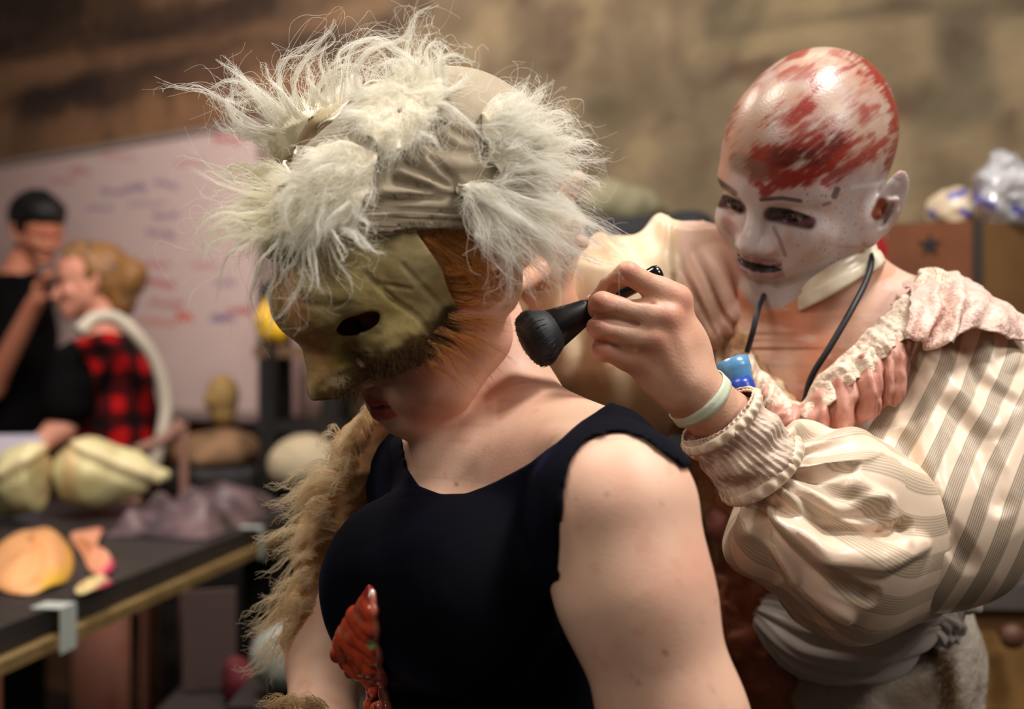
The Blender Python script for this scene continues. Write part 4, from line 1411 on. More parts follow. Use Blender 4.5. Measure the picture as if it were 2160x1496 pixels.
def bodyA():
    f = Field()
    head(f, RA, TA, **HA)
    f.frame(RA, TA).E((0, 0.064, -0.091), (0.023, 0.019, 0.0165), k=0.014).E((-0.030, 0.045, -0.062), (0.026, 0.026, 0.026), k=0.02).frame()
    for q0, q1, r_ in (((-0.006, 0.056, -0.088), (-0.036, 0.034, -0.074), .0165), ((-0.036, 0.034, -0.074), (-0.049, 0.0, -0.055), .0165)):
        f.frame(RA, TA).C(q0, q1, r_, r_, k=0.012).frame()
    f.C(P(985, 650, 0.965), P(1078, 890, 0.985), 0.043, 0.043, k=0.008)
    f.C(P(1078, 890, 0.985), P(1050, 1010, 0.985), 0.043, 0.05, k=0.012)
    torsoA(f)
    # arms
    f.E(P(1300, 1062, 0.765), (0.046, 0.048, 0.046), k=0.03)
    f.L([P(1308, 1090, 0.755), P(1341, 1250, 0.745), P(1425, 1530, 0.74), P(1470, 1900, 0.74)], [0.0475, 0.0475, 0.0445, 0.037], k=0.03, kj=0.02)
    f.L([P(1470, 1900, 0.74), P(1350, 2200, 0.70), P(1230, 2450, 0.66)], [0.036, 0.032, 0.023], k=0.02, kj=0.02)
    f.L([P(795, 1005, 1.07), P(745, 1150, 1.07), P(690, 1390, 1.05)], [0.038, 0.038, 0.034], k=0.02, kj=0.02)
    f.L([P(690, 1390, 1.05), P(675, 1560, 0.97), P(700, 1800, .88)], [0.034, 0.030, 0.023], k=0.02, kj=0.02)
    # small open hands resting low in front
    for w, d_ in ((P(1230, 2450, 0.66), (-.03, -.03, -.03)), (P(700, 1800, .88), (.02, -.03, -.04))):
        d_ = np.array(d_)
        f.E(w + d_ * .9, (0.030, 0.022, 0.036), k=0.015)
        for i in range(4):
            o_ = np.array([(i - 1.5) * .017, 0, 0])
            f.L([w + d_ * 1.4 + o_ * .9, w + d_ * 2.4 + o_, w + d_ * 3.1 + o_ * 1.05 + [0, .01, -.01]], [.009, .008, .007], k=.005)
        f.L([w + d_ * .6 + [.026, 0, 0], w + d_ * 1.3 + [.045, -.005, 0], w + d_ * 1.9 + [.048, -.01, -.005]], [.011, .010, .008], k=.008)
    # legs
    f.C(P(960, 2000, 0.92), P(940, 2900, 0.95), 0.085, 0.052, k=0.03)
    f.C(P(1120, 2000, 0.88), P(1120, 2900, 0.88), 0.085, 0.052, k=0.03)
    f.C(P(940, 2900, 0.95), P(930, 4060, 0.98), 0.052, 0.036, k=0.03)
    f.C(P(1120, 2900, 0.88), P(1100, 4280, 0.92), 0.052, 0.036, k=0.03)
    return f


lat = np.array([0.66, -0.75, 0.0])      # the shoulders run towards the camera on the right
Rt = basis((-0.75, -0.66, 0.0), (0, 0, 1))


def torsoA(f, sh=True):
    LSh, RSh = P(1265, 1010, 0.81), P(830, 990, 1.035)
    cen = 0.5 * (LSh + RSh)
    f.C(cen + np.array([0, 0, -0.005]) + lat * 0.02, LSh, 0.050, 0.040, k=0.03)
    f.C(cen + np.array([0, 0, -0.005]) - lat * 0.02, RSh, 0.050, 0.036, k=0.03)
    # trapezius slopes
    f.C(P(1090, 870, 0.95), P(1285, 965, 0.84), 0.036, 0.030, k=0.04)
    f.C(P(1020, 935, 1.00), P(830, 970, 1.05), 0.032, 0.032, k=0.03)
    f.E(cen + np.array([0.015, 0.020, -0.135]), (0.128, 0.088, 0.155), k=0.05, rot=Rt)
    # collar bones
    if sh:
        f.L([P(985, 970, 0.910), P(1090, 962, 0.885), P(1200, 940, 0.80)], [0.006, 0.006, 0.007], k=0.015)
        f.L([P(930, 965, 0.93), P(880, 965, 0.965), P(830, 955, 1.00)], [0.006, 0.006, 0.006], k=0.015)
        f.L([P(1030, 840, 0.950), P(1000, 910, 0.940), P(975, 962, 0.918)], [0.006, 0.007, 0.005], k=0.014)
    # chest
    f.E(P(830, 1240, 0.855), (0.052, 0.055, 0.062), k=0.05)
    f.E(P(1000, 1270, 0.80), (0.054, 0.055, 0.062), k=0.05)
    f.C(cen + np.array([0.02, 0.02, -0.22]), cen + np.array([0.03, 0.02, -0.33]), 0.100, 0.105, k=0.05)
    f.C(cen + np.array([0.03, 0.02, -0.33]), cen + np.array([0.035, 0.02, -0.46]), 0.110, 0.125, k=0.05)


fA = bodyA()
VA, QA = regions(fA, [(TA - 0.16, TA + 0.16, 0.0017, 2), ((-0.26, 0.62, ZC - .52), (0.22, 1.18, ZC + .03), 0.0032, 2), ((-0.26, 0.55, 0.0), (0.26, 1.18, ZC - .515), 0.0065, 1)])
LA = (VA - TA) @ RA
NA = normals(VA, QA); uA = proj(VA)
cA = np.tile(np.array(rgb(226, 182, 158)), (len(VA), 1))
cA = blend(cA, rgb(214, 156, 134), sstep(fbm(VA, 0.05, 81), -0.3, 0.8) * 0.6)
cA = blend(cA, rgb(232, 196, 166), sstep(fbm(VA, 0.07, 84), -0.1, 0.8) * 0.5)
cA = blend(cA, rgb(202, 128, 104), sstep(fbm(VA, 0.012, 86), 0.4, 1.0) * 0.25)
# freckles and moles on the arm and chest
rs = np.random.RandomState(4)
for (x, y, r, a) in [(1320, 1328, 5, .8), (1336, 1331, 3, .5), (1402, 1376, 7, .8), (1288, 1092, 3, .7), (1436, 1234, 4, .5), (1428, 1222, 4, .5), (1434, 1294, 3, .7), (1347, 1443, 5, .5), (962, 1023, 4, .95), (1243, 1178, 3, .4), (1278, 1040, 2.5, .5), (995, 680, 3, .7)] + \
        [(rs.uniform(1200, 1520), rs.uniform(1000, 1490), rs.uniform(1.5, 3.2), rs.uniform(.15, .4)) for _ in range(70)]:
    cA = blend(cA, rgb(150, 92, 58), sstep(-np.hypot(uA[:, 0] - x, uA[:, 1] - y), -r * 1.5, -r * .5) * a * (NA[:, 1] < 0.2))
cA = blend(cA, rgb(128, 62, 62), sstep(stroke(uA, [(722, 688), (760, 680), (795, 664)], 34), .1, .6))
# lips
zl = LA[:, 2] + 0.0715
lipm = (np.abs(LA[:, 0]) < 0.0225) & (LA[:, 1] > 0.066)
cA = blend(cA, rgb(186, 88, 84), lipm * sstep(-np.abs(zl) - np.abs(LA[:, 0]) * .18, -0.0145, -0.0105))
cA = blend(cA, rgb(60, 22, 20), lipm * sstep(-np.abs(zl - 0.0015), -0.0020, -0.0008) * .8)
# flush on cheek and chest
cA = blend(cA, rgb(206, 120, 104), stroke(uA, [(930, 800), (900, 850)], 70) * .3)
cA = blend(cA, rgb(150, 96, 80), stroke(uA, [(950, 940), (975, 985)], 30) * sstep(fbm(VA, .02, 90), -.4, .6) * .35)
m_skinA = mat('pale_skin', attr=True, rough=0.5, sss=0.15, bump=(500, 0.2, 0.001))
body_a = make('sitter', VA, QA, m_skinA, None, colors=cA)
tag(body_a, 'person with bowed head in a shaggy white fur cap, ochre mask and black tank top', 'person')
eyeballs(RA, TA, HA['ex'], HA['ez'], body_a, m_eye)

# ---- velvet tank top
ft = Field()
torsoA(ft, sh=False)
ft.E(P(1300, 1062, 0.765), (0.046, 0.048, 0.046), k=0.03)
ft.L([P(1308, 1090, 0.755), P(1322, 1160, 0.75)], [0.0475, 0.0475], k=0.03)
ft.off(0.004)
npoly = [(846, 700), (846, 880), (850, 940), (858, 990), (884, 1027), (930, 1043), (985, 1041), (1050, 1016), (1120, 976), (1180, 928), (1225, 888), (1262, 864), (1300, 840), (1300, 700)]
apoly = [(1440, 985), (1345, 916), (1290, 912), (1240, 925), (1206, 970), (1189, 1030), (1181, 1100), (1179, 1190), (1186, 1250), (1240, 1330), (1330, 1400), (1800, 1400), (1800, 950)]
lpoly = [(400, 700), (815, 700), (808, 866), (770, 905), (748, 960), (738, 1040), (735, 1090), (640, 1110), (400, 1110)]


def cutA(p):
    u_ = proj(p)
    s_ = p[..., 1] / FPX
    d = np.minimum(poly_sd(u_[..., 0], u_[..., 1], npoly), poly_sd(u_[..., 0], u_[..., 1], apoly))
    d = np.minimum(d, poly_sd(u_[..., 0], u_[..., 1], lpoly)) * s_
    side = (p - P(1030, 1000, 0.93)) @ np.array([-0.60, -0.80, 0.0])
    return np.where(side > -0.075, -d, -0.05)


ft.fn(cutA)
VT, QT = ft.mesh((-0.24, 0.66, ZC - .60), (0.20, 1.16, ZC - .02), 0.0026, 1)
NT = normals(VT, QT)
VT = VT + NT * (0.0012 * fbm(VT, 0.05, 101))[:, None]
m_vel = mat('black_velvet', rgb(5, 6, 14), 0.85, spec=0.08, sheen=0.06, bump=(600, .3, .001))
b_ = m_vel.node_tree.nodes['Principled BSDF']; b_.inputs['Sheen Tint'].default_value = (0.10, 0.14, 0.5, 1)
top = make('tank_top', VT, QT, m_vel, body_a)
top['label'] = 'black-navy velvet tank top with scoop neck'
ttree = bvh(VT, QT)

# ---- red gory strip sewn to the top
path = smooth_line([(785, 1250), (770, 1310), (752, 1370), (745, 1430), (752, 1500), (770, 1600)], 60)
fw = Field()
rs = np.random.RandomState(8)
wid = np.interp(np.linspace(0, 1, 60), [0, .1, .25, .5, .7, 1], [4, 16, 30, 48, 58, 55])
for i in range(0, 60):
    for _ in range(7):
        x = path[i, 0] + rs.uniform(-1, 1) * wid[i]; y = path[i, 1] + rs.uniform(-6, 6)
        p, n = hit(ttree, x, y)
        if p is not None:
            r = rs.uniform(0.0030, 0.0058) * (0.6 if i < 6 else 1)
            fw.E(p + n * r * .5, (r * 1.1, r, r * rs.uniform(.9, 1.7)), k=0.0015)
for pts in ([(787, 1252), (795, 1330), (803, 1400), (815, 1460), (824, 1500)],):
    g = smooth_line(pts, 40)
    for i in range(39):
        p, n = hit(ttree, *g[i]); p2, n2 = hit(ttree, *g[i + 1])
        if p is not None and p2 is not None:
            r = 0.0035 + 0.0012 * math.sin(i * .9)
            fw.C(p + n * .002, p2 + n2 * .002, r, r, k=0.001)
VW, QW = fw.mesh((-0.16, 0.70, ZC - .40), (0.0, 1.0, ZC - .14), 0.0011, 1)
uW = proj(VW)
cW = np.tile(np.array(rgb(206, 74, 44)), (len(VW), 1))
cW = blend(cW, rgb(130, 34, 22), sstep(fbm(VW, .012, 111), -.1, .6))
cW = blend(cW, rgb(206, 120, 84), sstep(fbm(VW, .008, 114), .25, .8) * .8)
cW = blend(cW, rgb(196, 120, 100), sstep(stroke(uW, [(787, 1252), (795, 1330), (803, 1400), (815, 1460), (824, 1500)], 7), .2, .8) * .8)
cW = blend(cW, rgb(150, 170, 110), stroke(uW, [(784, 1361)], 9))
cW = blend(cW, rgb(230, 220, 210), stroke(uW, [(785, 1249)], 5))
if len(QW):
    make('gore_applique', VW, QW, mat('gore_latex', attr=True, rough=.25, spec=.6, coat=.4), top, colors=cW)['label'] = 'glossy red lumpy strip with a twisted edge'
# trousers
fp = Field()
fp.C(P(1040, 1850, 0.92), P(1040, 2000, 0.92), 0.135, 0.13, k=0.05)
fp.C(P(960, 2000, 0.92), P(940, 2900, 0.95), 0.095, 0.068, k=0.04)
fp.C(P(1120, 2000, 0.88), P(1120, 2900, 0.88), 0.095, 0.068, k=0.04)
fp.C(P(940, 2900, 0.95), P(930, 4040, 0.98), 0.068, 0.056, k=0.03)
fp.C(P(1120, 2900, 0.88), P(1100, 4240, 0.92), 0.068, 0.056, k=0.03)
VP, QP = fp.mesh((-0.30, 0.62, 0.02), (0.30, 1.20, ZC - .32), 0.012, 2)
make('trousers', VP, QP, mat('dark_trousers', rgb(22, 22, 28), .8), body_a)
# ------------------------------------------------------------------ ochre half mask
def mirrored_px(p):
    """photo position of a head point, or of its mirror image when it lies on the far side of the face"""
    L = (p - TA) @ RA
    L2 = L.copy(); L2[..., 0] = -np.abs(L2[..., 0])
    return proj(L2 @ RA.T + TA), L


fm = Field()
hm = dict(HA); hm['open_'] = 0.0005
fm.frame(RA, TA)
fm.E((0, -0.014, 0.0435), (0.073, 0.094, 0.0805), k=0.0)
fm.E((0, 0.024, 0.035), (0.062, 0.064, 0.062), k=0.035)
fm.E((0, 0.020, -0.030), (0.056, 0.052, 0.066), k=0.03)
for s in (-1, 1):
    fm.C((s * 0.048, 0.0, -0.047), (s * 0.015, 0.058, -0.098), 0.0175, 0.0135, k=0.028)
    fm.E((s * 0.0385, 0.054, -0.024), (0.0215, 0.021, 0.018), k=0.022)
    fm.C((s * 0.012, 0.094, 0.022), (s * 0.044, 0.070, 0.026), 0.012, 0.010, k=0.016)
    fm.E((s * 0.030, 0.103, 0.001), (0.0185, 0.0155, 0.0105), k=0.012, op='s')
fm.E((0, 0.096, 0.028), (0.028, 0.020, 0.018), k=0.018)
fm.E((0, 0.068, -0.060), (0.030, 0.018, 0.020), k=0.02)
fm.C((0, 0.098, 0.008), (0, 0.106, -0.034), 0.0085, 0.0100, k=0.014)
fm.E((0, 0.109, -0.040), (0.0120, 0.0115, 0.0100), k=0.008)
for s in (-1, 1):
    fm.E((s * 0.0135, 0.099, -0.043), (0.0085, 0.0105, 0.0080), k=0.007)
fm.frame()
fm.off(0.0055)
fm.shell(0.0018)
mpoly = [(520, 500), (640, 430), (700, 400), (868, 470), (884, 498), (926, 562), (958, 628), (968, 660), (975, 700), (935, 745), (890, 775), (838, 792), (806, 802), (772, 800), (744, 818), (712, 842), (640, 850), (520, 700)]


eyepoly = smooth_line([(710, 692), (722, 676), (745, 665), (775, 657), (796, 660), (801, 672), (793, 687), (768, 702), (738, 707), (717, 704)], 40, True)


def mcut(p):
    u_, L = mirrored_px(p)
    d = poly_sd(u_[..., 0], u_[..., 1], mpoly) / FPX * p[..., 1]
    hole = poly_sd(u_[..., 0], u_[..., 1], eyepoly) / FPX * p[..., 1]
    d = np.maximum(d, -np.where(L[..., 1] > 0.03, hole, 0.05))
    return np.maximum(d, -(L[..., 1] + 0.0))


fm.fn(mcut)
fm.frame(RA, TA)
for s in (-1, 1):
    fm.E((s * 0.0075, 0.100, -0.056), (0.004, 0.006, 0.006), k=0.001, op='s')
fm.frame()
VM, QM = fm.mesh(TA - 0.17, TA + 0.17, 0.0016, 1)
NM = normals(VM, QM); uM, LM = mirrored_px(VM)
dM = -0.0016 * stroke(uM, [(775, 580), (830, 635), (880, 668), (905, 700)], 7) - 0.0012 * stroke(uM, [(850, 560), (905, 620), (935, 650)], 6) - 0.001 * stroke(uM, [(810, 600), (865, 610)], 5) \
    + 0.0012 * fbm(VM, .02, 121) + 0.0010 * stroke(uM, [(600, 600), (660, 610), (720, 625)], 10) - 0.0008 * stroke(uM, [(640, 640), (700, 648), (740, 640)], 6)
VM = VM + NM * dM[:, None]
cM = np.tile(np.array(rgb(214, 194, 134)), (len(VM), 1))
n1 = fbm(VM, .045, 123); n2 = fbm(VM, .014, 127)
cM = blend(cM, rgb(232, 208, 136), stroke(uM, [(720, 600), (790, 640), (850, 690), (900, 690)], 45) * .8)
cM = blend(cM, rgb(235, 214, 120), stroke(uM, [(715, 750), (720, 780)], 20) * .9)
cM = blend(cM, rgb(176, 156, 106), sstep(n1, -.15, .7) * .75)
cM = blend(cM, rgb(176, 162, 122), stroke(uM, [(860, 520), (930, 640)], 50) * .6)
cM = blend(cM, rgb(190, 124, 76), stroke(uM, [(600, 600), (620, 670), (660, 720), (690, 800)], 30) * .75)
cM = blend(cM, rgb(92, 62, 34), stroke(uM, [(640, 635), (730, 650)], 16) * .5)
cM = blend(cM, rgb(84, 52, 26), sstep(stroke(uM, [(700, 835), (760, 790), (830, 765), (900, 725), (950, 680)], 42) + .35 * n2, .3, 1.0) * .95)
cM = blend(cM, rgb(98, 64, 30), sstep(stroke(uM, [(740, 740), (800, 745), (860, 720)], 34) + .4 * n2, .5, 1.2) * .6)
cM = blend(cM, rgb(60, 36, 18), sstep(stroke(uM, [(935, 690), (955, 660)], 24) + .3 * n2, .3, 1))
cM = blend(cM, rgb(226, 208, 134), sstep(n2, .35, .9) * .3)
cM = blend(cM, rgb(90, 74, 40), sstep(-n2, .35, .9) * .35)
mask_o = make('half_mask', VM, QM, mat('ochre_latex', attr=True, rough=.5, spec=.4, bump=(160, .35, .002)), body_a, colors=cM)
mask_o['label'] = 'mottled ochre half mask with brown fur edge'
mtree = bvh(VM, QM)

# ---- ginger hair and the mask's fringe
Vh, Qh = fA.mesh(TA - 0.14, TA + 0.15, 0.004, 1)
htree = bvh(Vh, Qh)
rg = np.random.RandomState(21)


def surf(tree, px, py, d0=.9):
    p, n = hit(tree, px, py)
    if p is None or p[1] > 1.12:
        return P(px, py, d0), np.array([0, -1.0, 0])
    return p, n


def px_tufts(tree, lines, n, w0, w1, rng, frizz=.0015, lift=.006, tipd=0.0, k=12, curl=0.0):
    """tufts rooted where the photo shows them, each line given by photo points and pushed off the surface towards its tip"""
    out = []
    for ln in lines:
        ln = [tuple(q) for q in ln]
        p0, n0 = surf(tree, *ln[0])
        d0 = p0[1]
        pts = [p0]
        for j, q in enumerate(ln[1:], 1):
            f = j / (len(ln) - 1)
            pts.append(P(q[0], q[1], d0 - lift * math.sin(min(1, f * 1.4) * 1.5) + tipd * f))
        out += tuft(pts, n, w0, w1, rng, k=k, frizz=frizz, curl=curl)
    return out


ging = []
for _ in range(46):     # locks under the cap running back to the neck
    t = rg.uniform()
    x0, y0 = 880 + 130 * rg.uniform(), 486 + 22 * rg.uniform()
    x1, y1 = x0 + 60 + 80 * rg.uniform(), y0 + 40 + 90 * t
    ging += px_tufts(htree, [[(x0, y0), ((x0 + x1) / 2 + 10, (y0 + y1) / 2 - 6), (x1, y1)]], 26, .004, .003, rg, frizz=.003, lift=.004, tipd=.03)
for _ in range(26):
    y0 = 560 + 90 * rg.uniform(); x0 = 915 + (y0 - 560) * .5
    ging += px_tufts(htree, [[(x0, y0), (x0 + 50, y0 - 4 + 14 * rg.uniform()), (x0 + 100 + 60 * rg.uniform(), y0 - 30 + 60 * rg.uniform())]], 20, .003, .0025, rg, frizz=.0025, lift=.006, tipd=.02)
hb_ = strands('ginger_hair', ging, hairmat('ginger_hair', rgb(236, 180, 108), .4, .35), body_a, .00016, .00005)
hb_['label'] = 'ginger hair under the cap'
fr_ = []
for _ in range(40):     # long side whiskers
    t = rg.uniform()
    x0 = 970 - 80 * t + rg.normal() * 8; y0 = 655 + 95 * t + rg.normal() * 8
    dx = 50 + 75 * rg.uniform(); dy = -8 + 18 * rg.uniform() + 65 * t + 34 * rg.uniform()
    fr_ += px_tufts(mtree, [[(x0, y0), (x0 + dx * .5, y0 + dy * .35), (x0 + dx, y0 + dy)]], 12, .0022, .0008, rg, frizz=.0012, lift=.010, tipd=.012)
for _ in range(30):     # a fan of longer, paler whiskers
    t = rg.uniform()
    x0 = 962 + 24 * rg.uniform() - 26 * t; y0 = 640 + 95 * t
    a_ = math.radians(-4 + 48 * t + rg.normal() * 5); L = 80 + 60 * rg.uniform()
    dx, dy = L * math.cos(a_), L * math.sin(a_)
    fr_ += px_tufts(mtree, [[(x0, y0), (x0 + dx * .5, y0 + dy * .42 - 3), (x0 + dx, y0 + dy + 4)]], 11, .0020, .0006, rg, frizz=.0009, lift=.012, tipd=.01)
strands('whiskers', fr_, hairmat('whisker_hair', rgb(226, 166, 104), .4, .35), mask_o, .00016, .00005)
fr_ = []
for _ in range(1100):   # short dark fur along the lower edge
    t = rg.uniform() ** .7
    c = smooth_line([(715, 825), (760, 785), (830, 762), (900, 732), (960, 680)], 50)[int(t * 49)] + rg.normal(size=2) * [10, 11]
    p, n = hit(mtree, *c)
    if p is None:
        continue
    v = np.array([.5 + .4 * t, 0, -.7 + .2 * t]) + n * rg.uniform(.1, .8) + rg.normal(size=3) * .35; v /= np.linalg.norm(v)
    L = rg.uniform(.004, .007 + .006 * t)
    fr_.append(smooth_line([p, p + v * L * .5 + rg.normal(size=3) * .001, p + v * L + [0, 0, -.002]], 5))
for _ in range(50):    # wisps below the nose
    c = (rg.uniform(715, 770), rg.uniform(815, 832))
    p = P(c[0], c[1], mtree.ray_cast(cam.location, Vector(P(735, 800, 1)) - cam.location)[0][1])
    v = np.array([rg.normal() * .3, 0, -1]); L = rg.uniform(.006, .016)
    fr_.append(smooth_line([p, p + v * L * .5, p + v * L + rg.normal(size=3) * .002], 5))
strands('edge_fur', fr_, hairmat('brown_edge_fur', rgb(92, 60, 32), .5, .1), mask_o, .00018, .00006)

# ------------------------------------------------------------------ the fur cap
fc = Field()
fc.frame(RA, TA)
fc.E((0, -0.014, 0.046), (0.087, 0.107, 0.092), k=0.0)
fc.E((0.0, -0.055, 0.070), (0.074, 0.075, 0.068), k=0.03)
fc.E((0, 0.040, 0.052), (0.068, 0.066, 0.058), k=0.03)
fc.frame()
fc.shell(0.0022)
cpoly = [(300, 0), (300, 600), (560, 560), (620, 540), (690, 518), (770, 502), (850, 492), (930, 484), (1010, 488), (1075, 500), (1200, 560), (1500, 500), (1500, 0)]


def ccut(p):
    u_, L = mirrored_px(p)
    near = poly_sd(u_[..., 0], u_[..., 1], cpoly) / FPX * p[..., 1]
    return near


fc.fn(ccut)
VC, QC = fc.mesh(TA - 0.2, TA + 0.2, 0.0022, 1)
NC = normals(VC, QC); uC = proj(VC)
near = NC[:, 1] < 0.5
dC = np.zeros(len(VC))
for pts, w, a in [([(765, 447), (860, 443), (985, 452)], 5, -.0030), ([(760, 462), (870, 460), (995, 468)], 5, -.0032), ([(755, 478), (880, 474), (1000, 478)], 5, -.0030), ([(760, 492), (880, 486), (1000, 484)], 4, -.0026),
                  ([(765, 454), (870, 451), (990, 460)], 5, .0028), ([(760, 470), (870, 467), (998, 473)], 5, .0028), ([(758, 485), (880, 480), (1000, 481)], 4, .0026),
                  ([(835, 380), (900, 400), (962, 405)], 9, -.0030), ([(860, 345), (930, 385), (966, 400)], 7, -.0026), ([(800, 425), (880, 418), (968, 412)], 7, -.0030), ([(905, 330), (950, 370), (972, 395)], 6, -.0022),
                  ([(845, 365), (915, 392), (960, 402)], 7, .0028), ([(810, 405), (890, 408), (960, 409)], 8, .0028), ([(880, 290), (960, 320), (1030, 330)], 16, -.002), ([(870, 320), (950, 345), (1020, 345)], 16, .002),
                  ([(900, 240), (980, 290), (1050, 300)], 10, -.002)]:
    dC += a * stroke(uC, pts, w)
VC = VC + NC * ((dC * near) + 0.0008 * fbm(VC, .03, 131))[:, None]
cap_o = make('fur_cap', VC, QC, mat('taupe_jersey', rgb(158, 144, 122), .75, var=(18, rgb(134, 120, 98), .5), bump=(700, .35, .0008), sheen=.1), body_a)
cap_o['label'] = 'taupe jersey cap patched with shaggy white fur'
ctree = bvh(VC, QC)

# pelts: ragged leather-backed patches lying on the cap
m_pelt = mat('pelt_leather', rgb(236, 226, 204), .7, bump=(120, .6, .003))


def pelt(poly, lift=.004, wav=.004, seed=0):
    poly = smooth_line(poly, 90, True)
    c = poly.mean(0)
    V = []; F = []
    rings = 9
    for r in range(rings + 1):
        f = r / rings
        for j, q in enumerate(poly):
            x = c + (q - c) * f
            p, n = hit(ctree, *x)
            if p is None or p[1] > 1.0:
                pc, _ = surf(ctree, *c)
                p = P(x[0], x[1], pc[1] + .035 * f); n = np.array([0, -1.0, 0.2])
            w = wav * f ** 3 * math.sin(j * .55 + seed) + lift
            V.append(p + n * w)
    m_ = len(poly)
    for r in range(rings):
        for j in range(m_):
            F.append((r * m_ + j, r * m_ + (j + 1) % m_, (r + 1) * m_ + (j + 1) % m_, (r + 1) * m_ + j))
    V = np.array(V); V = relax(V, np.array(F), .6); V = relax(V, np.array(F), .6)
    n0 = len(V); N = normals(V, np.array(F)); V2 = V - N * .0016
    Q = F + [(a + n0, d + n0, c_ + n0, b + n0) for a, b, c_, d in F]
    b0 = rings * m_
    Q += [(b0 + j, b0 + (j + 1) % m_, b0 + (j + 1) % m_ + n0, b0 + j + n0) for j in range(m_)]
    return np.vstack([V, V2]), np.array(Q)


pelts = {
    'A': [(585, 450), (600, 400), (640, 350), (690, 300), (740, 305), (795, 318), (800, 352), (785, 400), (765, 440), (745, 470), (715, 490), (690, 520), (640, 510), (600, 490)],
    'B': [(560, 300), (580, 250), (620, 215), (680, 215), (740, 160), (770, 180), (730, 230), (690, 270), (640, 300), (620, 340), (590, 350)],
    'C': [(745, 250), (765, 195), (830, 160), (900, 150), (940, 190), (930, 240), (890, 290), (860, 320), (820, 330), (780, 300)],
    'D': [(1010, 240), (1050, 220), (1100, 250), (1140, 320), (1130, 380), (1080, 395), (1040, 360), (1020, 300)],
    'E': [(958, 395), (985, 385), (1040, 392), (1090, 420), (1110, 460), (1080, 490), (1030, 480), (990, 450)],
    'F': [(530, 400), (560, 350), (600, 330), (620, 370), (590, 430), (590, 500), (540, 490), (510, 450)],
}
furm = hairmat('white_fur', rgb(255, 250, 238), .45, .62)
furc = hairmat('cream_fur', rgb(254, 244, 226), .45, .55)
PO = {}
for i, (k_, v_) in enumerate(pelts.items()):
    V, Q = pelt(v_, seed=i)
    PO[k_] = make('fur_patch', V, Q, m_pelt, cap_o)


def field_fur(poly, dirf, n, L, rng, w=.0010, up=.6, gather=None):
    """dense short fur filling a patch"""
    poly = np.array(poly, float); lo, hi = poly.min(0), poly.max(0)
    out = []
    while len(out) < n:
        q = rng.uniform(lo, hi)
        if poly_sd(q[0], q[1], poly) > -1:
            continue
        p, nn = surf(ctree, *q, d0=.93)
        p = p + nn * .004
        # clump: neighbours share a direction
        cl = np.floor(q / 16)
        r2 = np.random.RandomState(int(cl[0] * 131 + cl[1] * 17) & 0xffff)
        d = np.array(dirf(*q), float); d = d / (np.linalg.norm(d) + 1e-9) + r2.normal(size=2) * .45 + rng.normal(size=2) * .16
        v = np.array([d[0], 0, -d[1]]) + nn * up * (1 + .4 * r2.normal()); v /= np.linalg.norm(v)
        l = L * rng.uniform(.6, 1.2) * (1 + .3 * r2.normal())
        bend = np.array([r2.normal() * .3, r2.normal() * .15, -.25 + r2.normal() * .2]) * l
        tipc = p + v * l + bend
        out.append(smooth_line([p, p + v * l * .5 + bend * .1 + rng.normal(size=3) * w, tipc + rng.normal(size=3) * w * 2], 8))
    return out


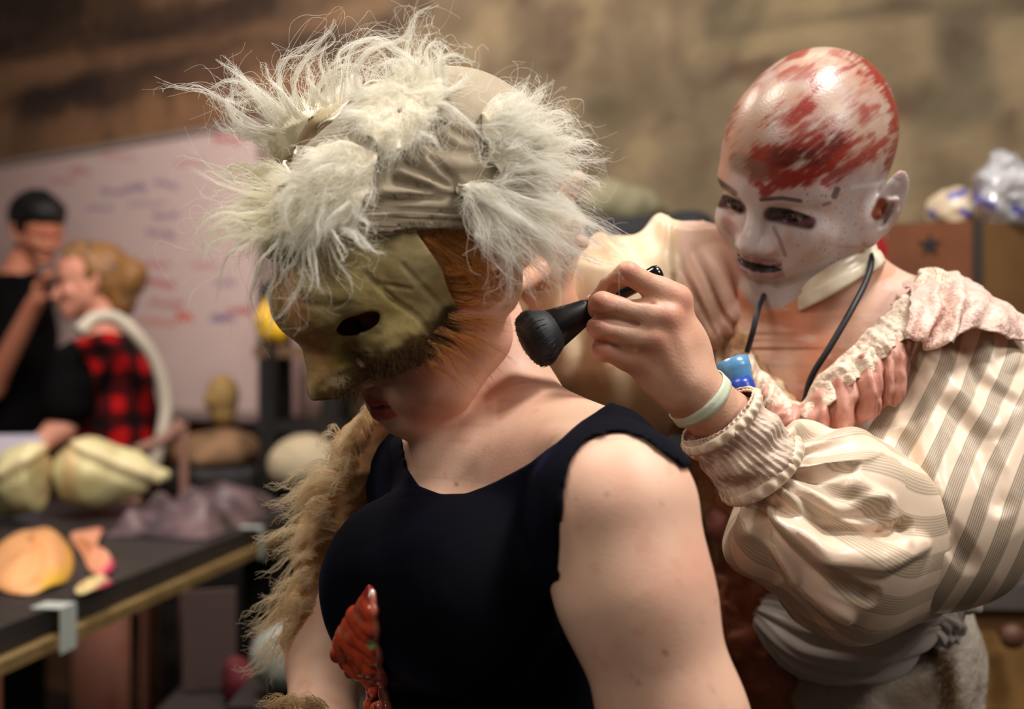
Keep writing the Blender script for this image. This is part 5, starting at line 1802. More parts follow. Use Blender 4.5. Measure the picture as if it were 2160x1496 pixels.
# guides traced along the photo's locks: (patch, points)
G = [
    # left, sweeping out to the left and curling down
    ('B', [(600, 262), (560, 240), (510, 165), (455, 125)]), ('B', [(600, 255), (545, 200), (500, 150), (470, 118)]), ('B', [(590, 270), (530, 190), (480, 170), (440, 190)]),
    ('B', [(585, 285), (520, 250), (450, 200), (380, 185), (330, 172)]), ('B', [(575, 290), (500, 270), (490, 190), (500, 135)]), ('B', [(590, 280), (505, 262), (478, 215), (510, 215), (560, 190)]),
    ('B', [(560, 310), (520, 285), (470, 275), (450, 250)]), ('B', [(620, 240), (590, 190), (600, 130), (650, 95), (690, 70)]), ('B', [(640, 235), (620, 180), (640, 130), (700, 60), (705, 40)]),
    ('B', [(660, 232), (655, 190), (650, 150), (670, 120)]), ('B', [(690, 225), (660, 180), (640, 160)]), ('B', [(700, 220), (705, 160), (720, 110), (790, 80), (860, 120), (905, 160)]),
    ('B', [(720, 215), (730, 150), (745, 100), (800, 82), (850, 100)]), ('B', [(610, 250), (570, 210), (540, 190), (500, 200)]), ('B', [(630, 250), (600, 200), (570, 170), (560, 130)]),
    ('B', [(660, 225), (680, 170), (720, 140), (760, 140), (800, 150)]), ('B', [(680, 225), (690, 180), (675, 130), (690, 90)]),
    ('F', [(580, 400), (520, 380), (470, 370), (420, 330), (385, 300)]), ('F', [(585, 410), (530, 410), (470, 390), (430, 370), (390, 350)]), ('F', [(570, 390), (510, 350), (480, 360), (500, 400)]),
    ('F', [(590, 430), (540, 460), (480, 450), (430, 470), (405, 520), (395, 600)]), ('F', [(590, 450), (530, 475), (470, 470), (430, 500), (415, 570)]), ('F', [(595, 460), (540, 490), (480, 500), (440, 520), (450, 560)]),
    ('F', [(590, 470), (540, 500), (500, 520), (470, 560), (455, 640)]), ('F', [(600, 440), (560, 450), (500, 455), (455, 480), (430, 530)]), ('F', [(590, 480), (560, 520), (545, 570), (530, 640), (560, 700)]),
    ('F', [(570, 350), (510, 360), (460, 350)]), ('F', [(575, 420), (510, 430), (450, 460), (420, 480)]), ('F', [(600, 470), (560, 500), (520, 500), (480, 540)]),
    # front, hanging over the mask
    ('A', [(640, 480), (640, 560), (630, 620), (590, 680), (570, 700)]), ('A', [(630, 470), (610, 540), (600, 600), (610, 650), (590, 720)]), ('A', [(650, 490), (655, 560), (660, 600), (640, 650)]),
    ('A', [(620, 470), (590, 540), (590, 600), (560, 640), (545, 720)]), ('A', [(660, 490), (650, 540), (660, 590), (655, 630)]), ('A', [(610, 480), (580, 540), (575, 600), (560, 640), (570, 700), (545, 750)]),
    ('A', [(690, 500), (715, 560), (745, 600), (748, 645)]), ('A', [(700, 490), (720, 540), (730, 560)]), ('A', [(710, 480), (745, 500), (790, 520)]), ('A', [(700, 480), (740, 490), (765, 520), (800, 515)]),
    ('A', [(640, 500), (620, 560), (590, 590), (600, 650)]), ('A', [(650, 480), (640, 560), (655, 600), (665, 610), (650, 640)]), ('A', [(730, 440), (775, 470), (770, 500)]), ('A', [(690, 470), (710, 500), (735, 540), (720, 560)]),
    ('A', [(640, 400), (610, 420), (600, 460), (620, 500)]), ('A', [(650, 400), (610, 400), (590, 440), (600, 470)]), ('A', [(700, 380), (660, 400), (630, 440), (625, 490)]), ('A', [(740, 340), (690, 350), (650, 370), (630, 410)]),
    ('A', [(760, 380), (710, 400), (670, 430), (650, 480)]), ('A', [(750, 420), (720, 440), (690, 470), (680, 510)]), ('A', [(790, 330), (760, 350), (730, 380), (720, 420)]), ('A', [(720, 310), (680, 330), (650, 350), (620, 370)]),
    ('A', [(780, 350), (785, 400), (770, 440), (740, 480)]), ('A', [(720, 350), (690, 400), (680, 450), (690, 500)]), ('A', [(680, 420), (670, 470), (670, 520), (640, 560)]), ('A', [(600, 480), (580, 520), (540, 560), (520, 620)]),
    ('A', [(730, 470), (760, 500), (790, 530), (815, 535)]), ('A', [(655, 495), (668, 560), (672, 610), (690, 640)]),
    # top
    ('C', [(770, 220), (750, 160), (780, 110), (850, 80), (880, 30), (925, 8)]), ('C', [(850, 170), (855, 110), (870, 60), (880, 25)]), ('C', [(900, 170), (860, 120), (800, 90), (760, 110)]),
    ('C', [(920, 170), (930, 130), (960, 115), (1010, 140)]), ('C', [(930, 180), (935, 130), (920, 90)]), ('C', [(910, 160), (900, 110), (920, 90), (940, 100)]), ('C', [(880, 160), (850, 130), (820, 130), (800, 160)]),
    ('C', [(840, 170), (850, 140), (845, 110)]), ('C', [(790, 200), (770, 230), (750, 280), (760, 300)]), ('C', [(810, 200), (780, 250), (790, 290), (820, 310)]), ('C', [(850, 190), (810, 240), (800, 280), (830, 320)]),
    ('C', [(880, 190), (850, 240), (840, 280), (850, 310)]), ('C', [(920, 190), (890, 240), (870, 290), (830, 310)]), ('C', [(930, 220), (950, 260), (920, 290), (900, 320)]), ('C', [(900, 230), (940, 220), (990, 260), (1020, 290), (1050, 320)]),
    ('C', [(870, 280), (910, 290), (930, 320)]), ('C', [(780, 180), (790, 150), (820, 130), (860, 150)]), ('C', [(860, 200), (830, 180), (800, 200), (810, 230)]), ('C', [(940, 200), (980, 170), (1000, 160)]),
    ('C', [(880, 150), (890, 100), (905, 70)]), ('C', [(910, 210), (870, 220), (850, 250)]), ('C', [(760, 220), (740, 250), (735, 300)]),
    # right, behind the head
    ('D', [(1040, 290), (1070, 220), (1100, 200), (1115, 160)]), ('D', [(1060, 270), (1110, 230), (1090, 190), (1105, 170)]), ('D', [(1070, 280), (1130, 210), (1140, 190), (1170, 170)]), ('D', [(1080, 300), (1150, 250), (1190, 240), (1220, 270)]),
    ('D', [(1080, 310), (1140, 280), (1200, 270), (1250, 290)]), ('D', [(1090, 330), (1160, 300), (1220, 300), (1260, 330)]), ('D', [(1080, 340), (1160, 330), (1230, 340), (1290, 330)]), ('D', [(1060, 370), (1140, 350), (1220, 370), (1280, 390)]),
    ('D', [(1060, 380), (1150, 370), (1220, 400), (1270, 440)]), ('D', [(1040, 380), (1120, 380), (1190, 420), (1240, 480)]), ('D', [(1050, 340), (1010, 330), (1020, 310), (1050, 320)]), ('D', [(1050, 330), (1100, 260), (1140, 240), (1165, 230)]),
    ('D', [(1100, 300), (1160, 270), (1210, 250)]), ('D', [(1100, 320), (1170, 320), (1230, 300), (1270, 310)]), ('D', [(1060, 320), (1010, 350), (1020, 370), (1050, 360)]), ('D', [(1080, 360), (1160, 360), (1240, 380), (1265, 400)]),
    ('D', [(1070, 250), (1060, 220), (1090, 190)]), ('D', [(1050, 240), (1090, 240), (1130, 220)]),
    # lower right pelt, combed out to the right and down
    ('E', [(1000, 420), (1060, 470), (1110, 540), (1150, 600)]), ('E', [(990, 410), (1040, 480), (1070, 560), (1080, 640)]), ('E', [(1010, 440), (1060, 510), (1080, 580), (1075, 650)]), ('E', [(1020, 410), (1100, 460), (1180, 520), (1230, 590)]),
    ('E', [(1040, 400), (1120, 440), (1220, 490), (1290, 540)]), ('E', [(1040, 400), (1130, 430), (1240, 470), (1320, 520)]), ('E', [(1060, 400), (1150, 420), (1230, 460), (1270, 520)]), ('E', [(1030, 420), (1110, 480), (1160, 550), (1200, 610)]),
    ('E', [(1000, 440), (1050, 520), (1100, 570), (1130, 630)]), ('E', [(1060, 420), (1140, 470), (1200, 520), (1270, 560)]), ('E', [(1080, 420), (1170, 440), (1260, 480), (1330, 530)]), ('E', [(980, 430), (1010, 500), (1030, 540), (1060, 560)]),
    ('E', [(1020, 440), (1080, 500), (1130, 560), (1170, 590)]), ('E', [(1050, 440), (1120, 500), (1180, 560), (1215, 580)]), ('E', [(1080, 440), (1160, 500), (1230, 540), (1300, 560)]), ('E', [(980, 400), (1040, 430), (1110, 470), (1160, 520)]),
    ('E', [(1100, 400), (1180, 420), (1220, 470), (1240, 530)]),
]
rg = np.random.RandomState(33)
FUR = {k_: [] for k_ in pelts}
tip = {'A': -.012, 'B': .0, 'C': .01, 'D': .03, 'E': .01, 'F': .01}
for k_, ln in G:
    ln = np.array(ln, float)
    rep = 3 if k_ in 'DE' else 1 if k_ == 'A' else 2
    hang = k_ == 'A' and ln[:, 1].max() > 540
    for j in range(rep):
        jt = rg.normal(size=ln.shape) * np.linspace(5, 15, len(ln))[:, None]
        sc = rg.uniform(.72, 1.04)
        l2 = ln[0] + (ln - ln[0]) * (sc if j else .9 if hang else 1.0) + jt * (j > 0)
        FUR[k_] += px_tufts(ctree, [l2], (26 if j == 0 else 12) if k_ in 'DE' else ((13 if hang else 17) if k_ == 'A' else 22 if j == 0 else 10), .0040 if k_ in 'DE' else .0014 if hang else .0026, .0006 if k_ not in 'DE' else .0024, rg, frizz=.0010, lift=rg.uniform(.004, .022), tipd=tip[k_] + rg.normal() * .012, k=16, curl=.0008)
    # flyaway hairs
    for j in range(5 if k_ == 'A' else 10):
        l2 = ln + rg.normal(size=ln.shape) * np.linspace(6, 34, len(ln))[:, None]
        FUR[k_] += px_tufts(ctree, [l2], 1, .003, .004, rg, frizz=.006, lift=.015, tipd=rg.normal() * .02, k=14)
dirs = {'A': lambda x, y: ((x - 760) * .6 - 20, (y - 330) * .5 + 40), 'B': lambda x, y: (-.5 + (x - 640) * .006, -1), 'C': lambda x, y: ((x - 850) * .01, (y - 190) * .02),
        'D': lambda x, y: (1, (y - 310) * .008), 'E': lambda x, y: (1, .6 + (1040 - x) * .006), 'F': lambda x, y: (-1, (y - 410) * .01)}
for k_, n_, L in (('A', 3000, .011), ('B', 1300, .012), ('C', 2600, .014), ('D', 1700, .024), ('E', 2200, .026), ('F', 1100, .013)):
    FUR[k_] += field_fur(pelts[k_], dirs[k_], n_, L, rg)
for k_ in pelts:
    strands('fur', FUR[k_], furm if k_ in 'CDE' else furc if k_ == 'F' else furm, PO[k_], .00017, .00005)

# ------------------------------------------------------------------ fur sleeve on the far arm
fz = Field()
fz.L([P(800, 890, 1.00), P(772, 960, 1.01), P(738, 1060, 1.03)], [0.014, 0.026, 0.027], k=0.03)
fz.L([P(705, 1070, 1.03), P(668, 1160, 1.055), P(652, 1270, 1.055), P(640, 1350, 1.05)], [0.024, 0.020, 0.020, 0.016], k=0.02)
VZ, QZ = fz.mesh((-0.24, 0.90, ZC - .32), (-0.05, 1.14, ZC + .0), 0.003, 2)
NZ = normals(VZ, QZ); VZ = VZ + NZ * (0.006 * fbm(VZ, .03, 141))[:, None]
slv = make('fur_sleeve', VZ, QZ, mat('sleeve_suede', rgb(196, 150, 104), .8, var=(30, rgb(150, 104, 70), .6), bump=(200, .4, .002)), body_a)
slv['label'] = 'tan suede sleeve with shaggy cream fur'
ztree = bvh(VZ, QZ)
sf = []
rows = smooth_line([(748, 925), (728, 960), (712, 1000), (700, 1040), (690, 1100), (672, 1160), (660, 1230), (645, 1290), (640, 1350)], 60)
for i in range(110):
    t = rg.uniform(); c = rows[int(t * 59)] + rg.normal(size=2) * [16, 10]
    L = (50 + 115 * rg.uniform()) * (0.35 if t < .22 else 1)
    a = math.radians(165 + 45 * rg.uniform() + 28 * t)
    dx, dy = math.cos(a) * L, -math.sin(a) * L * .9 + 6
    e = c + [dx, dy]
    m1 = c + [dx * .4, dy * .3 - 6 - 14 * rg.uniform()]
    m2 = c + [dx * .75, dy * .75 + 8 * rg.normal()]
    sf += px_tufts(ztree, [[tuple(c), tuple(m1), tuple(m2), tuple(e)]], 14, .0040, .0010, rg, frizz=.003, lift=.014, tipd=.01, k=14, curl=.0015)
for i in range(12):
    t = rg.uniform(); x = 800 - 50 * t
    sf += px_tufts(ztree, [[(x, 880 + 80 * t), (x - 18, 850 + 70 * t), (x - 34 - 20 * rg.uniform(), 880 + 90 * t)]], 22, .004, .002, rg, frizz=.002, lift=.01, k=12)
strands('sleeve_fur', sf, hairmat('cream_sleeve_fur', rgb(250, 230, 198), .5, .5), slv, .00019, .00006)
sf = []
for i in range(14):
    c = np.array([590 + 100 * rg.uniform(), 1490 + 20 * rg.uniform()])
    sf += px_tufts(ztree, [[tuple(c), (c[0] - 20, c[1] - 18), (c[0] - 60, c[1] - 8 + 20 * rg.uniform())]], 24, .005, .003, rg, frizz=.003, lift=.01, k=10)
strands('wrist_fur', sf, hairmat('cream_wrist_fur', rgb(222, 196, 150), .5, .35), slv, .00019, .00006)
# ------------------------------------------------------------------ the prop bench on the left
TZ = ZC - 0.41
bA, bB = np.array([-0.748, 1.83]), np.array([-0.62, 2.66])
bd = (bB - bA) / np.linalg.norm(bB - bA); bn = np.array([-bd[1], bd[0]])      # bn points left


def bench(t, w, z):
    q = bA + bd * t + bn * w
    return np.array([q[0], q[1], z])


def slab(t0, t1, w0, w1, z0, z1):
    V = [bench(t, w, z) for z in (z0, z1) for t, w in ((t0, w0), (t1, w0), (t1, w1), (t0, w1))]
    return V, [(0, 3, 2, 1), (4, 5, 6, 7), (0, 1, 5, 4), (1, 2, 6, 5), (2, 3, 7, 6), (3, 0, 4, 7)]


m_dark = mat('dark_wood', rgb(22, 18, 16), .6, var=(6, rgb(13, 11, 10), .8))
m_top = mat('black_bench_top', rgb(34, 32, 34), .5, var=(5, rgb(50, 46, 42), .8), bump=(20, .3, .01))
bn_o = empty('workbench', 'dark prop workbench with a light wooden batten along its edge', 'workbench')
make('bench_top', *slab(-.75, 1.28, 0, .85, TZ - .045, TZ), m_top, bn_o, smooth=False)
make('batten', *slab(-.75, 1.28, -.022, 0, TZ - .062, TZ - .042), mat('light_wood', rgb(134, 110, 68), .6, var=(20, rgb(96, 76, 44), .7)), bn_o, smooth=False)
for t, w in ((-.65, .08), (1.15, .08), (-.65, .76), (1.15, .76)):
    make('leg', *slab(t - .04, t + .04, w - .04, w + .04, 0, TZ - .045), m_dark, bn_o, smooth=False)
make('lower_shelf', *slab(-.6, 1.1, .1, .74, .25, .28), m_dark, bn_o, smooth=False)
m_tape = mat('pale_tape', rgb(176, 184, 178), .6)
for n_, (t, w_) in enumerate(((0.0, .035), (0.86, .024))):
    V, F_ = joinm([slab(t, t + w_ * 1.4, -.0235, -.0222, TZ - .072, TZ + .0008), slab(t, t + w_ * 1.4, -.0235, .03, TZ + .0003, TZ + .0018)])
    o = make('tape_strip', V, F_, m_tape, None, smooth=False)
    tag(o, ['pale tape strip on the near end of the workbench edge', 'pale tape strip on the far end of the workbench edge beside the shaggy sleeve'][n_], 'tape', 'tape strips on the workbench edge')


def blob(name, prims, box, h, m, parent=None, dispf=None, colf=None, smooth=2):
    f = Field()
    for p in prims:
        if len(p[0]) == 3 and np.isscalar(p[1][0]) if not np.isscalar(p[1]) else False:
            f.E(p[0], p[1], k=p[2], rot=p[3] if len(p) > 3 else None)
        else:
            f.L(p[0], p[1], k=p[2])
    V, Q = f.mesh(box[0], box[1], h, smooth)
    if dispf is not None:
        V = V + normals(V, Q) * dispf(V)[:, None]
    c = colf(V) if colf is not None else None
    return make(name, V, Q, m, parent, colors=c)


def bb(c, r):
    c = np.array(c, float); r = np.array(r if not np.isscalar(r) else [r] * 3, float)
    return c - r, c + r


# two foam horns lying on the bench
for k_, (a, m1, m2, b, r, lab) in enumerate([
        (P(150, 1010, 2.86), P(190, 1000, 2.86), P(270, 1000, 2.88), P(345, 1002, 2.90), (.060, .088, .060, .016), 'pale cream foam horn lying in front, its tip pointing right'),
        (P(105, 990, 2.75), P(60, 1010, 2.78), P(10, 1040, 2.82), P(-60, 1070, 2.84), (.070, .082, .060, .030), 'pale cream foam horn cut off by the left edge of the photo')]):
    f = Field()
    f.L([a, m1, m2, b], list(r), k=.03, kj=.02)
    f.fn(lambda p: TZ + .002 - p[..., 2], k=.01)
    lo = np.minimum(np.minimum(a, b), m1) - .12; hi = np.maximum(np.maximum(a, b), m1) + .12
    # flat cut mouth facing the other horn
    cutx = [P(131, 0, 2.86)[0], P(117, 0, 2.86)[0] - .004][k_]
    sg = [1, -1][k_]
    f.fn(lambda p: sg * (cutx - p[..., 0]) + .25 * (p[..., 2] - TZ - .1) * (-sg) * (k_ == 0), k=.012)
    V, Q = f.mesh(lo, hi, .005, 2)
    N = normals(V, Q); u_ = proj(V)
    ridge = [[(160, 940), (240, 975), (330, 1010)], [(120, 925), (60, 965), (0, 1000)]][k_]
    V = V + N * (.010 * stroke(u_, ridge, 9) - .006 * stroke(u_ + [0, -22], ridge, 9) + .003 * fbm(V, .05, 301))[:, None]
    c = np.tile(np.array(rgb(206, 200, 150)), (len(V), 1))
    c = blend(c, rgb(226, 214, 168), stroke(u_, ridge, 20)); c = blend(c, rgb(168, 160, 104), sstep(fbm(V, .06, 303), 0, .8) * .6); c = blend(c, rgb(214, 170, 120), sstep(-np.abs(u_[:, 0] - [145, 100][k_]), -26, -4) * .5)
    o = make('foam_horn', V, Q, mat('foam_skin', attr=True, rough=.5, bump=(30, .3, .004)), None, colors=c)
    tag(o, lab, 'horn')
# latex face pieces
def face_piece(name, lab, pts, d, h, edge, base, seed, holes=()):
    poly = smooth_line(pts, 60, True); c = poly.mean(0)
    V = []; F = []; m_ = 60; R_ = 10
    for r in range(R_ + 1):
        f = r / R_
        for q in poly:
            x = c + (q - c) * f
            dd = 984.0 / (x[1] - 748) if True else d
            p = P(x[0], x[1], dd)
            p[2] = TZ + .004 + h * (1 - f ** 2.2) + .006 * math.sin(q[0] * .05 + f * 4 + seed)
            p[2] = max(p[2], TZ + .0045)
            V.append(p)
    for r in range(R_):
        for j in range(m_):
            F.append((r * m_ + j, r * m_ + (j + 1) % m_, (r + 1) * m_ + (j + 1) % m_, (r + 1) * m_ + j))
    V = np.array(V); n0 = len(V)
    V2 = V - [0, 0, .003]
    u_ = proj(V)
    fr_ = np.repeat(np.arange(R_ + 1) / R_, m_)
    col_ = np.tile(np.array(base), (n0, 1)); col_ = blend(col_, rgb(196, 110, 70), sstep(fbm(V, .03, seed), .1, .8) * .4)
    col_ = blend(col_, edge, sstep(fr_, .72, .96) * sstep(u_[:, 0] - c[0], -10, 30))
    Q = F + [(a + n0, d_ + n0, c_ + n0, b + n0) for a, b, c_, d_ in F] + [(R_ * m_ + j, R_ * m_ + (j + 1) % m_, R_ * m_ + (j + 1) % m_ + n0, R_ * m_ + j + n0) for j in range(m_)]
    o = make(name, np.vstack([V, V2]), Q, mat('latex_' + str(seed), attr=True, rough=.45), None, colors=np.vstack([col_, col_]))
    tag(o, lab, 'mask')


face_piece('latex_mask', 'orange-peach latex mask with a mustard rim lying on the workbench', [(-20, 1180), (30, 1135), (90, 1120), (140, 1150), (155, 1190), (140, 1230), (90, 1252), (40, 1258), (-20, 1240)], 2.2, .045, rgb(216, 170, 60), rgb(234, 172, 116), 11)
face_piece('latex_scrap', 'peach latex scrap with a magenta edge beside the orange mask', [(150, 1130), (215, 1124), (205, 1160), (242, 1195), (215, 1225), (190, 1210), (175, 1175)], 2.2, .018, rgb(226, 60, 110), rgb(232, 164, 130), 12)
face_piece('latex_strip', 'cream latex strip with a magenta border in front of the orange mask', [(158, 1250), (172, 1236), (215, 1226), (236, 1232), (205, 1252), (172, 1260)], 2.2, .012, rgb(214, 50, 110), rgb(222, 206, 150), 13)
# crumpled striped cloth on the bench


def cloth(U, V_):
    p = bench(0.68, .03, TZ)[None, None] + (bench(1.24, .03, 0) - bench(.68, .03, 0))[None, None] * U[..., None] + (bench(0, .25, 0) - bench(0, 0, 0))[None, None] * V_[..., None]
    e = np.minimum(np.minimum(U, 1 - U), np.minimum(V_, 1 - V_)); e = sstep(e, 0, .2)
    p[..., 2] = TZ + .004 + e * (.022 + .018 * np.sin(U * 26 + 3 * np.sin(V_ * 4)) + .012 * np.sin(V_ * 9 + U * 5)) + e * .03
    return p


V, Q = sheet(cloth, 90, 60, thick=.003)
st_ = mat('striped_cloth', rgb(120, 98, 102), .45, var=(9, rgb(22, 20, 26), 1.0))
o = make('striped_cloth', V, Q, st_, None); tag(o, 'crumpled mauve and black striped cloth heaped on the far half of the workbench', 'cloth')
# pale paper at the left edge
V, F_ = boxmesh(P(16, 945, 3.02), (.16, .006, .20), rz=.2, rx=-.25)
V = [(x, y, z + (TZ - min(v[2] for v in V))) for x, y, z in V]
o = make('paper_sheet', V, F_, mat('violet_paper', rgb(186, 180, 196), .6), None, smooth=False); tag(o, 'pale violet-white card propped at the left edge behind the foam horns', 'card')

# ------------------------------------------------------------------ two people at the back
def simple_person(name, lab, RT, T, sh, hip, arms, skin_c, hair_f, hp, torso_r=.13):
    f = Field()
    head(f, RT, T, ears=True, **hp)
    nk = RT @ np.array([0, -.03, -.05]) + T
    mid = 0.5 * (sh[0] + sh[1])
    f.C(nk, mid + [0, 0, .02], .052, .055, k=.03)
    f.C(sh[0], sh[1], .055, .055, k=.05)
    f.C(mid - [0, 0, .10], hip, torso_r, torso_r, k=.06)
    for a in arms:
        f.L(a, [.050, .040, .028], k=.03, kj=.02)
        e = a[-1]; d_ = (a[-1] - a[-2]); d_ /= np.linalg.norm(d_)
        f.E(e + d_ * .045, (.026, .024, .045), k=.02)
        for i in range(4):
            o_ = np.array([0, (i - 1.5) * .017, .004 * i])
            f.L([e + d_ * .07 + o_, e + d_ * .11 + o_, e + d_ * .13 + o_ + [0, 0, -.02]], [.010, .009, .008], k=.006)
        f.L([e + d_ * .03, e + d_ * .06 + [0, .03, .03], e + d_ * .08 + [0, .03, .04]], [.012, .010, .009], k=.01)
    f.C(hip, [hip[0], hip[1], .06], torso_r * 1.0, .11, k=.05)
    lo = np.minimum(np.minimum(T, hip), [a.min(0) for a in map(np.array, arms)][0]) - .35
    hi = np.maximum(np.maximum(T, hip), [a.max(0) for a in map(np.array, arms)][0]) + .35
    lo[2] = 0.02
    V, Q = regions(f, [(T - .17, T + .17, .004, 1), (lo, hi, .010, 1)])
    c = np.tile(np.array(skin_c), (len(V), 1))
    c = blend(c, rgb(200, 110, 90), sstep(fbm(V, .06, 5), 0, .8) * .4)
    o = make(name, V, Q, mat('skin_' + name, attr=True, rough=.5), None, colors=c)
    tag(o, lab, 'person')
    return o, f


def clothes(name, f_prims, off, lo, hi, h, m, parent, cut=None, colf=None, disp=.006):
    f = Field()
    f_prims(f)
    f.off(off)
    if cut:
        f.fn(cut, k=.005)
    V, Q = f.mesh(lo, hi, h, 2)
    V = V + normals(V, Q) * (disp * fbm(V, .08, 17))[:, None]
    return make(name, V, Q, m, parent, colors=colf(V) if colf else None)


# woman in red plaid, seen from her left, facing left
d2 = 3.55
RW = pose(72, 2, 3); TW = P(186, 600, d2)
shW = (P(190, 760, d2 - .16), P(250, 745, d2 + .14)); hipW = P(235, 1000, d2)
armW = [np.array([P(150, 770, d2 - .20), P(128, 905, d2 - .24), P(60, 960, d2 - .30)])]
wo, fW = simple_person('person', 'person with fair pinned-up hair in a red and black plaid top, facing left', RW, TW, shW, hipW, armW, rgb(214, 150, 126), None, dict(HA, ny=.112))
wo.name = 'person'


def prW(f):
    mid = 0.5 * (shW[0] + shW[1])
    f.C(shW[0], shW[1], .062, .062, k=.05)
    f.C(mid - [0, 0, .10], hipW, .145, .145, k=.06)
    f.C(armW[0][0], .35 * armW[0][0] + .65 * armW[0][1], .058, .060, k=.04)


def plaid(V):
    u_ = proj(V)
    n_ = 1.6 * fbm(V, .12, 61)
    a = np.sin(V[:, 2] * 58 + 1 + n_) > 0.1; b = np.sin((V[:, 0] * 1.0 + V[:, 1] * .6) * 60 + n_) > 0.0
    c = np.tile(np.array(rgb(22, 12, 14)), (len(V), 1))
    c = blend(c, rgb(168, 18, 22), (a & b) * 1.0); c = blend(c, rgb(70, 12, 16), (a ^ b) * .9)
    sl_ = poly_sd(u_[:, 0], u_[:, 1], [(60, 730), (100, 715), (160, 720), (195, 780), (205, 870), (170, 900), (80, 870)]) < 0
    c[sl_] = rgb(5, 5, 6)
    return c


shirtw = clothes('plaid_top', prW, .008, TW - [.45, .45, 1.0], TW + [.45, .45, .0], .008, mat('plaid_cloth', attr=True, rough=.9, spec=.1), wo, cut=lambda p: 0.62 - p[..., 2], colf=plaid)
fh = Field(RW, TW)
fh.E((0, -.045, .030), (.082, .086, .098), k=0).E((0, .02, .085), (.062, .055, .05), k=.03).E((0, -.125, .02), (.055, .05, .055), k=.03).E((0, -.09, -.06), (.05, .045, .045), k=.03)
fh.frame()
fh.fn(lambda p: ((p - TW) @ RW)[..., 1] - .062 + np.clip(-((p - TW) @ RW)[..., 2] - .0, 0, .1) * 1.2, k=.01)
V, Q = fh.mesh(TW - .22, TW + .22, .006, 1)
V = V + normals(V, Q) * (.007 * fbm(V * [1, 1, .6], .03, 7) + .004)[:, None]
cc = blend(np.tile(np.array(rgb(138, 98, 54)), (len(V), 1)), rgb(66, 46, 28), sstep(fbm(V, .05, 9), -.1, .6) * .8)
make('hair', V, Q, mat('fair_hair', attr=True, rough=.5), wo, colors=cc)
V, F_ = tube([P(168, 700, d2 - .30), P(200, 672, d2 - .26), P(245, 672, d2 - .22), P(290, 710, d2 - .20), P(330, 770, d2 - .16), P(350, 850, d2 - .14), P(340, 930, d2 - .16), P(325, 980, d2 - .18)], .020, 8, k=50)
make('apron_strap', V, F_, mat('grey_strap', rgb(196, 188, 172), .7), wo)['label'] = 'off-white apron strap'
# man in black, facing right and down
d3 = 4.05
RM = pose(-50, 22, 6); TM = P(82, 490, d3)
shM = (P(-40, 640, d3 + .12), P(70, 620, d3 - .10)); hipM = P(0, 1000, d3)
armM = [np.array([P(40, 650, d3 - .14), P(-20, 820, d3 - .22), P(72, 640, d3 - .34)])]
mo, fM = simple_person('person', 'person with short black hair in a black T-shirt, hand raised to the other person\'s face', RM, TM, shM, hipM, armM, rgb(196, 128, 100), None, dict(HB, crown=.122), .15)


def prM(f):
    mid = 0.5 * (shM[0] + shM[1])
    f.C(shM[0], shM[1], .066, .066, k=.05)
    f.C(mid - [0, 0, .10], hipM, .165, .165, k=.06)
    f.C(armM[0][0], .5 * armM[0][0] + .5 * armM[0][1], .060, .060, k=.04)


clothes('t_shirt', prM, .008, TM - [.5, .5, 1.1], TM + [.5, .5, .0], .009, mat('black_tee', rgb(7, 7, 8), .9, spec=.1), mo, cut=lambda p: 0.70 - p[..., 2])
fh = Field(RM, TM)
fh.E((0, -.026, .048), (.090, .104, .098), k=0).E((0, .035, .088), (.070, .066, .050), k=.03)
fh.frame()
fh.fn(lambda p: -((p - TM) @ RM)[..., 2] - .045 + 1.1 * np.clip(((p - TM) @ RM)[..., 1] + .02, 0, .085), k=.01)
V, Q = fh.mesh(TM - .2, TM + .2, .006, 1)
V = V + normals(V, Q) * (.005 * fbm(V, .02, 7))[:, None]
make('hair', V, Q, mat('black_hair', rgb(16, 15, 14), .6), mo)

# ------------------------------------------------------------------ clutter behind the bench
m_blk = mat('black_stuff', rgb(20, 19, 20), .6, var=(8, rgb(44, 38, 34), .7))
f = Field()
cx = P(462, 960, 3.55)
f.B((cx[0], cx[1], .51), (.15, .14, .50), rnd=.03)
V, Q = f.mesh((cx[0] - .3, cx[1] - .25, .0), (cx[0] + .3, cx[1] + .25, 1.15), .012, 1)
V = V + normals(V, Q) * (.008 * fbm(V, .12, 5))[:, None]
V[:, 2] = np.clip(V[:, 2], .001, 1.01)
o = make('equipment_case', V, Q, m_blk, None); tag(o, 'tall black equipment case behind the far end of the workbench', 'case')
f = Field(); f.E((cx[0] - .02, cx[1] - .02, 1.04), (.13, .12, .07), k=.02).E((cx[0] + .04, cx[1], 1.05), (.09, .10, .07), k=.03).fn(lambda p: 1.016 - p[..., 2])
V, Q = f.mesh(*bb((cx[0], cx[1], 1.05), (.25, .2, .15)), .007, 1); V = V + normals(V, Q) * (.006 * fbm(V, .07, 23))[:, None]; V[:, 2] = np.maximum(V[:, 2], 1.013)
o = make('cloth_heap', V, Q, mat('brown_cloth', rgb(150, 116, 84), .8, var=(14, rgb(96, 74, 48), .8)), None)
tag(o, 'heap of brown cloth on top of the black equipment case', 'cloth')
hc_ = P(470, 835, 3.53)
f = Field(); f.E(hc_, (.050, .055, .066), k=0).C(hc_ - [0, 0, .05], (hc_[0], hc_[1], 1.165), .030, .040, k=.03).E(hc_ + [-.03, -.03, -.015], (.02, .02, .02), k=.02)
V, Q = f.mesh(*bb(hc_, .16), .006, 2)
o = make('head_form', V, Q, mat('brown_foam', rgb(150, 122, 72), .8), None); tag(o, 'small brown foam head form standing on the cloth heap', 'head form')
